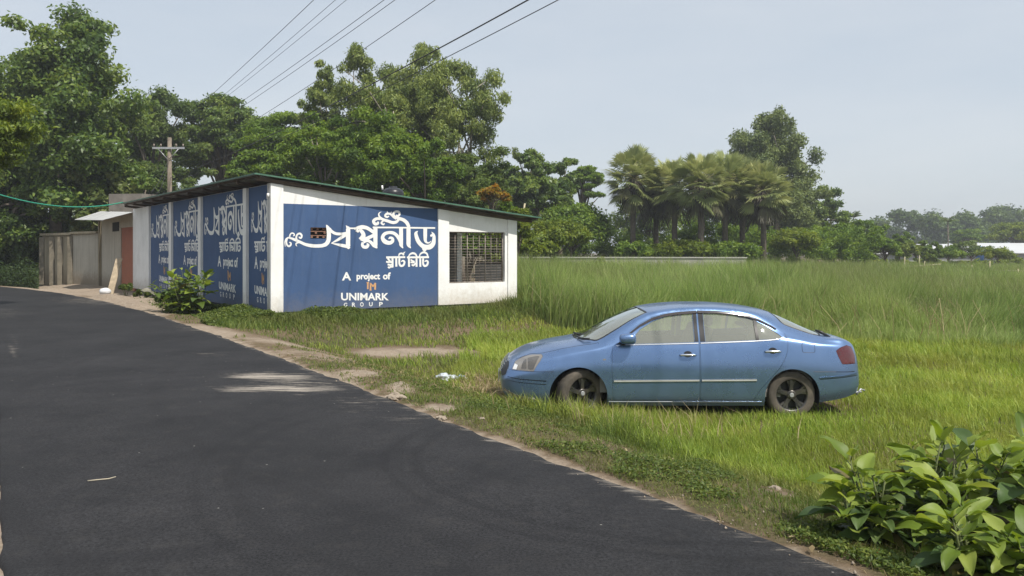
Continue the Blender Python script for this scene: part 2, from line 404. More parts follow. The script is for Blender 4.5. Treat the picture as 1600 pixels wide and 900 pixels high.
M_TINW = mat('pale_tin', (.55, .55, .54), .45, metal=.3, var=.15, scale=1.5)
M_GREEN = mat('green_trim_paint', (.07, .16, .11), .5, var=.2)
M_BRICK = mat('brick', (.22, .12, .085), .9, var=.3, scale=12)
M_IRON = mat('rusty_iron', (.27, .235, .20), .6, metal=.3, var=.4, scale=14)
M_CONC = wall_mat('stained_concrete', (.29, .25, .175), (.17, .14, .10, .6), (.04, .036, .03, .95), .9)
M_PLAST = wall_mat('grey_plaster', (.43, .40, .335), (.24, .19, .13, .8), (.15, .13, .10, .7), .9)
M_SHUT = mat('orange_shutter_paint', (.36, .095, .028), .5, var=.12, scale=4)
ZB = 0.105
def zt(s): return 3.28 - 0.1054 * s

def slab(mb, fn, U, Z, holes, d0, d1, mi=0, top=None):
    """wall with rectangular openings: fn(u, d, z) -> point; faces at depth d0 and d1, reveals round the openings"""
    nu, nz = len(U) - 1, len(Z) - 1
    solid = [[not any(U[i] >= h[0] - 1e-6 and U[i + 1] <= h[1] + 1e-6 and Z[j] >= h[2] - 1e-6 and Z[j + 1] <= h[3] + 1e-6 for h in holes) for j in range(nz)] for i in range(nu)]
    zz = lambda u, j: (top(u) if (top and j == nz) else Z[j])
    P = lambda i, j, d: fn(U[i], d, zz(U[i], j))
    for i in range(nu):
        for j in range(nz):
            if not solid[i][j]: continue
            mb.add([P(i, j, d0), P(i + 1, j, d0), P(i + 1, j + 1, d0), P(i, j + 1, d0)], [(0, 1, 2, 3)], mi)
            mb.add([P(i, j, d1), P(i + 1, j, d1), P(i + 1, j + 1, d1), P(i, j + 1, d1)], [(3, 2, 1, 0)], mi)
            for (a, b, e, f, ni, nj) in ((i, j, i, j + 1, i - 1, j), (i + 1, j, i + 1, j + 1, i + 1, j), (i, j, i + 1, j, i, j - 1), (i, j + 1, i + 1, j + 1, i, j + 1)):
                if 0 <= ni < nu and 0 <= nj < nz and solid[ni][nj]: continue
                mb.add([P(a, b, d0), P(e, f, d0), P(e, f, d1), P(a, b, d1)], [(0, 1, 2, 3)], mi)
gable = lambda u, d, z: bl(u, d, z)              # along s, depth into the building
road_f = lambda u, d, z: bl(d, u, z)
def sbox(mb, s0, s1, t0, t1, z0, z1, mi=0, slope=True):
    tz = (lambda s: min(z1, zt(s))) if slope else (lambda s: z1)
    mb.hexa([bl(s0, t0, z0), bl(s1, t0, z0), bl(s1, t1, z0), bl(s0, t1, z0), bl(s0, t0, tz(s0)), bl(s1, t0, tz(s1)), bl(s1, t1, tz(s1)), bl(s0, t1, tz(s0))], mi)

bld = empty('painted_building', bl(0, 0, -.05), 'single storey white building with lean-to roof and deep blue painted lettering panels', 'building')
WIN = (5.10, 7.0, .70, 2.155); VENT = (1.03, 1.50, 1.93, 2.21)
b = MB()
slab(b, gable, [.0, VENT[0], VENT[1], WIN[0], WIN[1], 7.4], [ZB, WIN[2], VENT[2], WIN[3], VENT[3], 9], [WIN, VENT], .05, .25, top=lambda s: zt(s) - .002)
slab(b, road_f, [.25, 13.1], [ZB, 3.275], [], .08, .30)
slab(b, road_f, [13.1, 16], [ZB, 3.275], [], .06, .30)
E7 = lambda u, d, z: bl(7.4 - d, u, z)
slab(b, E7, [.25, .34, 1.95, 3.0, 15.6], [ZB, 1.2, 2.25, zt(7.4) - .003], [(.34, 1.95, 1.2, 2.25), (1.95, 3.0, ZB, 2.25)], .01, .2)
sbox(b, .3, 7.2, 15.4, 15.6, ZB, 9)                 # back wall
sbox(b, .3, 5.0, 5.0, 5.15, ZB, 9)                  # inner partition
b.build('wall', M_WHITE, bld)
b = MB(); sbox(b, .10, 7.38, .07, 15.58, -.5, ZB - .004, slope=False); b.build('plinth', M_PLINTH, bld)
b = MB(); sbox(b, .31, 7.19, .26, 15.39, ZB - .003, ZB + .03, slope=False); b.build('floor_slab', M_PLAST, bld)
for (a, c) in ((0, .319), (4.716, 5.066), (7.08, 7.4)):
    b = MB(); sbox(b, a, c + (.002 if c > 7 else 0), 0, .24, ZB - .002, 9); b.build('pilaster', M_WHITE2, bld, bevel=.008)
for (a, c) in ((1.87, 2.13), (6.11, 6.4), (9.69, 10.0), (12.98, 13.35)):
    b = MB(); sbox(b, 0, .25, a, c, ZB - .002, 3.27); b.build('pilaster', M_WHITE2, bld, bevel=.008)
# roof
def roofz(s): return zt(s) + .15
def roof_pt(s, t, dz): return bl(s, t, roofz(s) + dz)
S0, S1 = -.42, 8.0
def tfront(s): return -.10 - .28 * (s - S0) / (S1 - S0)
NT = 460; NS = 16
V = []; 
for i in range(NS + 1):
    s = S0 + (S1 - S0) * i / NS
    for j in range(NT + 1):
        t = tfront(s) + (15.65 - tfront(s)) * j / NT
        V.append(roof_pt(s, t, .012 * math.sin(t * 2 * math.pi / .115)))
V = np.array(V); V2 = V.copy(); V2[:, 2] -= .004
F1 = grid_faces(NT + 1, NS + 1)
me = np_mesh('roof', np.vstack([V, V2]), np.vstack([F1, F1[:, ::-1] + len(V)]), M_TIN, True)
roof = link('roof', me, bld)
b = MB()                                            # fascia on the gable and road edges
b.hexa([roof_pt(S0, tfront(S0) - .025, -.014), roof_pt(S1, tfront(S1) - .025, -.014), roof_pt(S1, tfront(S1) - .002, -.014), roof_pt(S0, tfront(S0) - .002, -.014),
        roof_pt(S0, tfront(S0) - .025, .022), roof_pt(S1, tfront(S1) - .025, .022), roof_pt(S1, tfront(S1) - .002, .022), roof_pt(S0, tfront(S0) - .002, .022)])
b.hexa([bl(S0 - .02, tfront(S0) - .02, roofz(S0) - .02), bl(S0 - .002, tfront(S0) - .02, roofz(S0) - .02), bl(S0 - .002, 15.65, roofz(S0) - .02), bl(S0 - .02, 15.65, roofz(S0) - .02),
        bl(S0 - .02, tfront(S0) - .02, roofz(S0) + .016), bl(S0 - .002, tfront(S0) - .02, roofz(S0) + .016), bl(S0 - .002, 15.65, roofz(S0) + .016), bl(S0 - .02, 15.65, roofz(S0) + .016)])
b.build('fascia', M_GREEN, roof)
b = MB()
for k in range(11):                                 # rafters, down the slope
    t = .0 if k == 0 else 15.5 * k / 10
    t = max(t, -.02)
    b.hexa([bl(s, t + dt, zt(s) + dz) for dz in (.012, .098) for (s, dt) in ((S0 + .08, -.04), (S1 - .06, -.04), (S1 - .06, .05), (S0 + .08, .05))])
for s in (S0 + .12, 1.2, 3.0, 4.8, 6.4, S1 - .12):  # purlins, under the sheet
    b.hexa([bl(s + ds, t, roofz(s + ds) + dz) for dz in (-.05, -.013) for (ds, t) in ((-.03, tfront(s) + .01), (.03, tfront(s) + .01), (.03, 15.6), (-.03, 15.6))])
b.build('rafter_frame', M_TIMBER, roof)

# window and its iron grille, the brick vent
b = MB()
for k in range(10):
    s = WIN[0] + .03 + (WIN[1] - WIN[0] - .06) * k / 9
    b.tube([bl(s, .13, WIN[2]), bl(s, .13, WIN[3])], .014 if k % 3 == 0 else .008, 6)
for k in range(19):
    z = WIN[2] + .02 + (WIN[3] - WIN[2] - .04) * k / 18
    b.tube([bl(WIN[0], .142, z), bl(WIN[1], .142, z)], .012 if k in (0, 12, 18) else .006, 5)
wf = MB()
for (a, c, e, f) in ((WIN[0] - .0, WIN[0] + .04, WIN[2], WIN[3]), (WIN[1] - .04, WIN[1], WIN[2], WIN[3])):
    sbox(wf, a + .002, c - .002, .16, .2, e + .002, f - .002, slope=False)
for (e, f) in ((WIN[2] + .003, WIN[2] + .035), (WIN[3] - .035, WIN[3] - .003)): sbox(wf, WIN[0] + .039, WIN[1] - .039, .161, .199, e, f, slope=False)
w = wf.build('window', M_IRON, bld); b.build('window_grille', M_IRON, w)
b = MB(); wf = MB()
for k in range(8): b.tube([bl(7.3, .36 + 1.57 * k / 7, 1.2), bl(7.3, .36 + 1.57 * k / 7, 2.25)], .014, 6)
for k in range(9): b.tube([bl(7.29, .34, 1.22 + 1.0 * k / 8), bl(7.29, 1.95, 1.22 + 1.0 * k / 8)], .01, 5)
sbox(wf, 7.24, 7.28, .345, 1.945, 1.205, 1.29, slope=False)
w = wf.build('window', M_IRON, bld); b.build('window_grille', M_IRON, w)
b = MB()
for j, (z0, z1) in enumerate(((1.93, 1.99), (2.035, 2.08), (2.125, 2.165))):
    n = 3 if j != 1 else 2
    for k in range(n):
        a = VENT[0] + (VENT[1] - VENT[0]) * (k + (.5 if j == 1 else 0) - .12) / (n if j != 1 else 2) + .05
        b.box(bl(max(a, VENT[0] + .003), .09, z0 + .02), Vector((*DS, 0)) * .05, Vector((*DT, 0)) * .06, (0, 0, .062))
    b.box(bl(VENT[0] + .002, .085, z0 + .066), Vector((*DS, 0)) * (VENT[1] - VENT[0] - .004), Vector((*DT, 0)) * .06, (0, 0, .022))
v = b.build('vent', M_BRICK, bld)
b = MB(); sbox(b, VENT[0] - .02, VENT[1] + .02, .255, .27, VENT[2] - .02, VENT[3] + .02, slope=False); b.build('backing', M_DARK, v)  # black sheet painted for the dimness behind the bricks
# lamp holder under the eave
b = MB(); b.tube([bl(-.03, .1, 2.93), bl(-.03, .1, 3.03)], .03, 10); b.build('lamp', M_INK, bld)

# ------------------------------------------------------------------ the lettering
def inv_gable(px, py, t=.045):
    k = (px - CX) / F
    s = (k * P0[1] + k * DT[1] * t - P0[0] - DT[0] * t) / (DS[0] - k * DS[1])
    Y = P0[1] + DS[1] * s + DT[1] * t
    return s, EYE + (HY - py) / F * Y
def A_(p): return inv_gable(440 + p[0] / 11.246, 320 + p[1] / 11.246)
def B_(p): return inv_gable(550 + p[0] / 9.0, 320 + p[1] / 9.0)
STROKES = [  # (frame, [(x, y, width) ...]) in enlarged-photo pixels
 (A_, [(62,735,8),(58,660,18),(75,605,24),(115,580,26),(165,588,34),(215,607,44),(275,632,48),(340,662,48),(420,697,52),(520,718,60),(620,724,58),(720,716,62),(785,685,72),(822,625,78),(830,540,78),(826,460,76),(815,410,66),(795,372,38),(782,352,6)]),
 (A_, [(98,600,20),(84,650,26),(95,705,30),(130,728,32),(162,700,30),(158,668,24),(130,660,14)]),
 (A_, [(138,572,26),(150,522,24),(180,498,24),(214,508,24),(222,535,20),(200,548,14)]),
 (A_, [(272,640,40),(256,575,32),(278,520,32),(322,506,34),(352,540,34),(340,582,30),(312,578,22),(306,556,12)]),
 (A_, [(300,655,34),(255,680,26),(255,712,20),(272,732,5)]),
 (A_, [(838,415,46),(880,468,52),(950,506,50),(1050,512,48),(1125,498,44),(1160,470,30)]),
 (A_, [(868,676,8),(940,640,34),(1020,595,52),(1110,535,60),(1165,510,60)]),
 (A_, [(868,676,8),(950,692,30),(1050,712,56),(1165,735,62)]),
 (A_, [(1128,362,6),(1150,392,44),(1166,430,82),(1166,600,84),(1168,730,84),(1195,765,34)]),
 (A_, [(1180,412,30),(1260,413,26),(1330,402,26)]),
 (B_, [(28,345,10),(70,328,42),(140,314,52),(205,325,48),(262,358,46),(315,398,44)]),
 (B_, [(60,352,44),(92,384,24)]), (B_, [(105,342,44),(150,395,54),(158,440,64),(128,468,56),(96,470,10)]),
 (B_, [(120,478,40),(165,490,46),(235,462,46),(320,420,44)]),
 (B_, [(328,306,60),(328,450,60),(330,560,58),(352,612,12)]),
 (B_, [(152,528,34),(144,565,40),(165,592,42),(205,592,44),(228,565,34),(205,545,18)]),
 (B_, [(160,528,30),(215,505,36),(262,525,42),(305,572,46),(345,606,18)]),
 (B_, [(290,318,22),(600,320,20),(900,324,22),(1168,326,22)]),
 (B_, [(512,480,12),(535,462,30),(568,478,42),(566,515,48),(520,536,50),(460,515,62),(428,465,52),(455,412,46),(520,390,40),(590,402,44),(645,452,50),(680,520,50),(700,560,30)]),
 (B_, [(688,325,58),(688,480,60),(690,560,58),(716,612,10)]),
 (B_, [(792,312,62),(793,480,64),(795,560,62),(824,610,10)]),
 (B_, [(800,315,50),(772,258,52),(724,215,48),(660,192,44),(605,168,38),(562,125,14)]),
 (B_, [(600,168,34),(580,128,30),(606,98,30),(650,98,32),(668,128,30),(648,155,26),(618,146,18)]),
 (B_, [(660,200,34),(625,238,40),(572,250,40),(500,228,40),(432,206,38),(392,178,30),(374,140,22),(384,112,14),(412,100,4)]),
 (B_, [(402,198,34),(345,196,38),(302,228,42),(322,268,42),(362,262,36),(366,235,22)]),
 (B_, [(440,222,24),(412,255,26),(438,276,24),(460,262,12)]),
 (B_, [(618,205,14),(582,175,24),(538,132,26),(490,126,30),(462,155,26),(492,172,26),(520,158,14)]),
 (B_, [(500,126,18),(492,84,3)]), (B_, [(545,126,16),(552,90,3)]),
 (B_, [(925,368,4),(898,402,50),(912,470,60),(945,535,60),(1010,588,62),(1090,592,72),(1140,545,66),(1152,460,50),(1140,415,40),(1118,380,4)]),
 (B_, [(1028,326,58),(1028,430,58),(1030,500,48),(1052,532,24),(1085,532,18),(1112,508,6)]), (B_, [(1100,440,30),(1135,420,30)]),
 (B_, [(982,618,4),(1000,618,62),(1018,618,76),(1036,618,62),(1054,618,4)]),
 (B_, [(478,740,28),(746,736,26)]), (B_, [(770,740,26),(1080,736,28)]),
 (B_, [(500,752,26),(528,790,28),(548,812,26)]), (B_, [(478,800,22),(515,806,24),(555,806,22)]), (B_, [(500,838,24),(535,846,26),(565,838,22)]),
 (B_, [(504,872,22),(522,884,26),(545,870,22),(568,880,16)]), (B_, [(568,740,30),(569,880,30)]), (B_, [(620,740,30),(622,870,30)]),
 (B_, [(666,740,28),(664,820,28),(684,858,30),(722,848,30),(736,805,30),(716,786,24),(688,800,12)]),
 (B_, [(655,722,16),(668,690,22),(705,684,22),(722,705,20),(728,675,16),(748,660,5)]),
 (B_, [(798,740,30),(800,872,30)]), (B_, [(790,735,14),(812,698,22),(852,680,28),(892,696,26),(912,736,22)]),
 (B_, [(822,772,22),(850,790,24),(878,800,22)]), (B_, [(820,806,20),(850,812,24),(880,808,20)]), (B_, [(836,840,22),(860,852,28),(885,830,24),(905,815,16)]),
 (B_, [(906,740,30),(907,872,30)]), (B_, [(958,740,30),(960,872,30)]), (B_, [(944,735,14),(962,690,22),(1008,668,28),(1052,688,26),(1066,736,22)]),
 (B_, [(1000,740,28),(998,822,28),(1016,858,30),(1052,848,30),(1066,805,30),(1046,786,24),(1018,800,12)]),
]
def ribbon2d(frame, pts):
    P = [(np.array(frame(p)), p[2]) for p in pts]
    sc = abs(frame((100, 0))[0] - frame((0, 0))[0]) / 100
    xy = np.array([q[0] for q in P]); w = np.array([q[1] for q in P]) * sc * .5
    u = np.arange(len(P)); uu = np.linspace(0, len(P) - 1, (len(P) - 1) * 7 + 1)
    # Catmull-Rom
    def cr(a):
        e = np.vstack([2 * a[:1] - a[1:2], a, 2 * a[-1:] - a[-2:-1]]); i = np.minimum(uu.astype(int), len(P) - 2); f = (uu - i)[:, None]
        p0, p1, p2, p3 = e[i], e[i + 1], e[i + 2], e[i + 3]
        return .5 * (2 * p1 + (p2 - p0) * f + (2 * p0 - 5 * p1 + 4 * p2 - p3) * f ** 2 + (3 * p1 - p0 - 3 * p2 + p3) * f ** 3)
    c = cr(xy) if len(P) > 2 else np.array([xy[0] + (xy[1] - xy[0]) * (k / (len(P) - 1)) for k in uu])
    ww = np.interp(uu, u, w)
    d = unit(np.gradient(c, axis=0)); n = np.stack([-d[:, 1], d[:, 0]], 1)
    V = np.empty((2 * len(c), 2)); V[0::2] = c + n * ww[:, None]; V[1::2] = c - n * ww[:, None]
    F_ = [(2 * i, 2 * i + 1, 2 * i + 3, 2 * i + 2) for i in range(len(c) - 1)]
    return V, F_
LETTERS = []          # (verts (s,z), faces, which, layer)
for i, (fr, pts) in enumerate(STROKES):
    V, F_ = ribbon2d(fr, pts); LETTERS.append((V, F_, 0 if i < 31 else 2, .0005 * (i % 12)))
def latin(txt, px0, px1, py_top, py_base, bold=.018, space=1.0, which=0):
    cu = bpy.data.curves.new('t', 'FONT'); cu.body = txt; cu.size = 1; cu.offset = bold; cu.space_character = space; cu.resolution_u = 3
    ob = bpy.data.objects.new('t', cu); col.objects.link(ob)
    dg = bpy.context.evaluated_depsgraph_get(); me = bpy.data.meshes.new_from_object(ob.evaluated_get(dg))
    v = np.array([q.co[:2] for q in me.vertices]); f = [tuple(q.vertices) for q in me.polygons]
    bpy.data.objects.remove(ob); bpy.data.curves.remove(cu); bpy.data.meshes.remove(me)
    cap = .70
    x0, x1 = v[:, 0].min(), v[:, 0].max()
    s0, za = inv_gable(px0, py_base); s1, zb = inv_gable(px1, py_base); _, zc = inv_gable((px0 + px1) / 2, py_top)
    u = (v[:, 0] - x0) / (x1 - x0)
    zbase = za + (zb - za) * u
    z = zbase + v[:, 1] / cap * (zc - (za + zb) / 2)
    LETTERS.append((np.stack([s0 + u * (s1 - s0), z], 1), f, which, 0.0))
C_ = lambda x, y: (500 + x / 8.42, 390 + y / 8.42)
def latin_c(txt, x0, x1, yt, yb, **k): latin(txt, C_(x0, 0)[0], C_(x1, 0)[0], C_(0, yt)[1], C_(0, yb)[1], **k)
latin_c('A', 288, 410, 298, 402, bold=.03, which=3)
latin_c('project', 480, 790, 308, 388, bold=.035, which=3); latin_c('of', 826, 930, 302, 388, bold=.035, which=3)
latin_c('UNIMARK', 276, 905, 572, 664, bold=.03, which=4)
for ch, x, y in (('G', 312, 700), ('R', 420, 697), ('O', 527, 694), ('U', 645, 690), ('P', 778, 690)): latin_c(ch, x, x + 46, y, y + 54, bold=.02, which=5)
D_ = lambda p: inv_gable(*C_(p[0], p[1]))
for pts in ([(612,434,14),(645,434,14)], [(628,440,24),(628,520,22)], [(664,440,24),(664,530,24)], [(664,438,10),(698,486,22)], [(698,486,22),(726,436,10)], [(726,440,24),(724,528,26)], [(650,532,12),(678,532,12)]):
    V, F_ = ribbon2d(D_, pts); LETTERS.append((V, F_, 1, .0005 * (len(LETTERS) % 5)))

sL, sR = inv_gable(445, 380)[0], inv_gable(682, 380)[0]
REMAP = {2: ([.62, .96], [.36, .93]), 3: ([.34, .67], [.34, .83]), 4: ([.33, .66], [.37, .79]), 5: ([.33, .66], [.37, .82]), 1: ([.45, .60], [.53, .70])}   # the road-side panels squeeze the lines differently
REMAP_NEAR = {2: ([.62, .96], [.06, 1.05]), 3: ([.34, .67], [.10, .80]), 4: ([.33, .66], [.10, .75]), 5: ([.33, .66], [.15, .85]), 1: ([.45, .60], [.30, .50])}   # narrow first panel
def write(panel, place, clip=None, remap=None):
    for which, nm, m in ((0, 'title_lettering', M_INK), (2, 'subtitle_lettering', M_INK), (3, 'slogan_lettering', M_INK), (4, 'company_lettering', M_INK), (5, 'company_lettering', M_INK), (1, 'emblem', M_ORANGE)):
        vs = []; fs = []
        for V, F_, w, lay in LETTERS:
            if w != which: continue
            if remap and w in remap:
                (f0, f1), (g0, g1) = remap[w]; V = np.stack([sL + (sR - sL) * (g0 + ((V[:, 0] - sL) / (sR - sL) - f0) * (g1 - g0) / (f1 - f0)), V[:, 1]], 1)
            b0 = len(vs); vs += [place(a, z, .004 + lay) for a, z in V]; fs += [tuple(i + b0 for i in f) for f in F_]
        me = bpy.data.meshes.new(nm); me.from_pydata(vs, [], fs); me.materials.append(m)
        if clip:
            bm = bmesh.new(); bm.from_mesh(me)
            for co, no in clip: bmesh.ops.bisect_plane(bm, geom=bm.verts[:] + bm.edges[:] + bm.faces[:], plane_co=co, plane_no=no, clear_outer=True)
            bm.to_mesh(me); bm.free()
        me.update(); link(nm, me, panel)
b = MB(); slab(b, gable, [.32, VENT[0], VENT[1], 4.715], [ZB + .002, VENT[2], VENT[3], 2.788], [VENT], .045, .0495)
pan = b.build('mural_panel', M_BLUE, bld)
write(pan, lambda s, z, l: bl(s, .045 - l, z))
sL, sR = inv_gable(445, 380)[0], inv_gable(682, 380)[0]
zin = [.1, .17, .39, .70, .94, 1.14, 1.53, 1.72, 2.245, 2.67, 2.8]; zou = [.2, .31, .58, .90, 1.31, 1.56, 1.92, 2.10, 2.87, 3.20, 3.25]
for (t1, t0, ta, tb) in ((1.86, .26, 1.66, -.45), (6.10, 2.15, 5.95, 2.12), (9.68, 6.42, 9.5, 6.25), (12.96, 10.02, 12.86, 9.75)):
    b = MB(); slab(b, road_f, [t0, t1], [ZB + .002, 3.268], [], .075, .0795)
    pan = b.build('mural_panel', M_BLUE, bld)
    k = (ta - tb) / (sR - sL)
    write(pan, lambda s, z, l, ta=ta, k=k: bl(.075 - l, ta - (s - sL) * k, float(np.interp(z, zin, zou))),
          [(bl(0, t0 + .01, 0), Vector((-DT[0], -DT[1], 0))), (bl(0, t1 - .01, 0), Vector((DT[0], DT[1], 0)))], REMAP_NEAR if t1 < 2 else REMAP)

# ------------------------------------------------------------------ the small shop beyond, its leaning board, the yard wall
shop = empty('shop', bl(.3, 16.2, -.05), 'small grey plastered shop with a closed orange shutter under a tin awning', 'shop')
b = MB()
slab(b, road_f, [18.65, 23.1], [-.2, 3.15], [], .10, .3); slab(b, road_f, [16.02, 18.65], [2.58, 3.15], [], .105, .3)
sbox(b, .3, 5, 22.9, 23.1, -.2, 3.15, slope=False)
b.build('wall', M_PLAST, shop)
b = MB(); z = -.02
while z < 2.56:
    b.hexa([bl(s, t, zz) for zz, ds in ((z, 0), (z + .07, .02)) for (s, t) in ((.13 + ds, 16.04), (.145 + ds, 16.04), (.145 + ds, 18.63), (.13 + ds, 18.63))])
    z += .078
b.box(bl(.17, 16.03, -.05), Vector((*DS, 0)) * .02, Vector((*DT, 0)) * 2.6, (0, 0, 2.63))
b.build('shutter', M_SHUT, shop)
V = []; n = 220
for i in range(5):
    f = i / 4
    for j in range(n + 1):
        t = 16.1 + 7.2 * j / n
        V.append(bl(.1 - 1.1 * f, t, 3.16 - .34 * f + (.042 - .010 * f) * (t - 16.1) + .012 * math.sin(t * 2 * math.pi / .12)))
V = np.array(V); V2 = V.copy(); V2[:, 2] -= .012
F1 = grid_faces(n + 1, 5)
link('awning', np_mesh('awning', np.vstack([V, V2]), np.vstack([F1, F1[:, ::-1] + len(V)]), M_TINW, True), shop)
b = MB(); sbox(b, -.02, .09, 23.1, 23.35, -.2, 3.0, slope=False); b.build('post', M_CONC, shop)
b = MB(); sbox(b, .085, .098, 18.95, 20.4, 2.45, 2.85, slope=False); b.build('vent', M_DARK, shop)  # flat panel on the wall, the opening's shade given as black colour
b = MB(); c0 = at(170, 303, 37); c1 = at(218, 296, 36.6)
b.box((c0.x, 37, 3.1), (c1.x - c0.x, -.2, 0), (.8, 1.5, 0), (0, 0, c0.z - 3.1)); b.build('parapet', mat('dark_old_concrete', (.17, .155, .135), .95, var=.25, scale=2, dirt=((.06, .055, .045), .7, 1.5)), shop)

p0, p1 = gp(172, 458, -.02), at(180, 404, 32.0)
pl = MB(); p0 = Vector((p0.x, 31.4, .0)); d = (p1 - p0)
pl.box(p0 - Vector((.12, 0, .05)), (.24, .02, 0), (0, .045, 0), d + Vector((0, .3, .05)))
tag(pl.build('plank', mat('weathered_plank', (.36, .29, .20), .9, var=.25, scale=6)), 'weathered wooden plank leaning upright in front of the orange shutter', 'plank')
b = MB(); s_ = gp(221, 455, .0)
rng = np.random.default_rng(3)
sack = bmesh.new(); bmesh.ops.create_icosphere(sack, subdivisions=3, radius=1)
for v in sack.verts:
    v.co = Vector((v.co.x * .20, v.co.y * .2, v.co.z * .14 + .05)) * (1 + .18 * (vnoise(v.co.x * 3 + 9, v.co.y * 3 + v.co.z * 4, 1.0, 8) - .5)) + Vector((s_.x, 29.6, .08))
me = bpy.data.meshes.new('sack'); sack.to_mesh(me); sack.free(); me.materials.append(mat('white_sack_cloth', (.62, .63, .64), .8, var=.1, bmp=.5)); me.polygons.foreach_set('use_smooth', [True] * len(me.polygons))
tag(link('sack', me), 'lumpy white sack slumped at the foot of the white wall end', 'sack')

yard = empty('yard_wall', (-19.9, 39, 0), 'old stained concrete yard wall with ribs beside the shop', 'wall')
b = MB(); a0, a1, a2 = Vector((-19.75, 39.1, -.2)), Vector((-22.1, 41.2, -.2)), Vector((-25.0, 43.6, -.2))
def wseg(mb, p, q, z1, th=.16, mi=0):
    e = (q - p); n_ = Vector((-e.y, e.x, 0)).normalized() * th
    if n_.y < 0: n_ = -n_
    mb.box(p, e, n_, (0, 0, z1 + .2), mi)
wseg(b, a0, a1, 2.42); b.build('plastered_panel', M_PLAST, yard)
b = MB(); wseg(b, a1, a2, 2.38); b.build('stained_panel', M_CONC, yard)
for f in (0.03, .35, .62, .97):
    b = MB(); q = a1.lerp(a2, f); b.box(q + Vector((-.14, -.14, 0)), (.26, .0, 0), (0, .14, 0), (0, 0, 2.5)); b.build('rib', bpy.data.materials.get('rib_concrete') or mat('rib_concrete', (.20, .175, .13), .95, var=.25, scale=3, dirt=((.05, .045, .035), .7, 2.0)), yard)
b = MB(); e = Vector((-.08, -.1, 0))
wseg(b, a1 + e + Vector((0, 0, 2.585)), a2 + e + Vector((0, 0, 2.585)), -.08 + .0, .3); 
wseg(b, a0 + e + Vector((0, 0, 2.625)), a1 + e * 1.2 + Vector((0, 0, 2.625)), -.09, .3)
b.build('coping', M_CONC, yard)

# black water tank behind the roof
tk = empty('water_tank', at(614, 300, 27.5) - Vector((0, 0, 1.3)), 'black plastic water tank showing its domed top over the roof edge', 'water tank')
M_TANK = mat('black_plastic', (.018, .019, .023), .35, var=.2)
c = at(614, 291, 27.5); b = MB()
prof = [(0.30, -3.2), (.50, -3.2), (.52, -1.0), (.50, -.95), (.52, -.9), (.52, -.35), (.50, -.30), (.52, -.25), (.46, -.14), (.30, -.07), (.18, -.05), (.18, 0), (.02, 0)]
b.tube([c + Vector((0, 0, z)) for r, z in prof], [r * .72 for r, z in prof], 28); b.build('tank_body', M_TANK, tk)
b = MB(); b.tube([c + Vector((-.33, -.1, -.13)), c + Vector((-.35, -.1, .02))], .03, 8); b.build('pipe', M_INK, tk)
# ------------------------------------------------------------------ utility pole, wires, green cable
M_POLE = mat('weathered_pole_wood', (.20, .165, .13), .9, var=.25, scale=4)
M_GALV = mat('galvanised_steel', (.42, .43, .44), .45, metal=.5, var=.1)
M_WIRE = mat('black_wire', (.03, .03, .032), .6, var=.1)
pb = at(265, 215, 45)
pole = empty('utility_pole', (pb.x, 45, 0), 'wooden utility pole with a braced crossarm rising behind the roof', 'utility pole')
b = MB(); b.tube([(pb.x, 45, -.5), (pb.x, 45, pb.z)], [.15, .11], 14); b.build('shaft', M_POLE, pole)
za = at(265, 232, 45).z; arm = 0.88
b = MB(); b.box((pb.x - arm, 44.82, za - .05), (2 * arm, 0, 0), (0, .06, 0), (0, 0, .11)); b.build('crossarm', M_GALV, pole)
b = MB()
for sg in (-1, 1): b.tube([(pb.x + sg * .55, 44.84, za - .05), (pb.x + sg * .05, 44.84, za - .6)], .022, 6)
b.build('brace', M_GALV, pole)
for dx in (-.8, -.42, .42, .8):
    b = MB(); b.tube([(pb.x + dx, 44.85, za + .06), (pb.x + dx, 44.85, za + .1), (pb.x + dx, 44.85, za + .11), (pb.x + dx, 44.85, za + .2), (pb.x + dx, 44.85, za + .24)], [.02, .02, .055, .045, .02], 10)
    b.build('insulator', mat('brown_porcelain', (.30, .25, .2), .3) if dx == -.8 else bpy.data.materials['brown_porcelain'], pole)
def wire(name, a, e, sag, r, label, group=None, n=40, m=M_WIRE):
    a, e = Vector(a), Vector(e); b = MB()
    b.tube([a.lerp(e, i / n) - Vector((0, 0, sag * 4 * (i / n) * (1 - i / n))) for i in range(n + 1)], r, 5)
    return tag(b.build(name, m), label, 'cable', group)
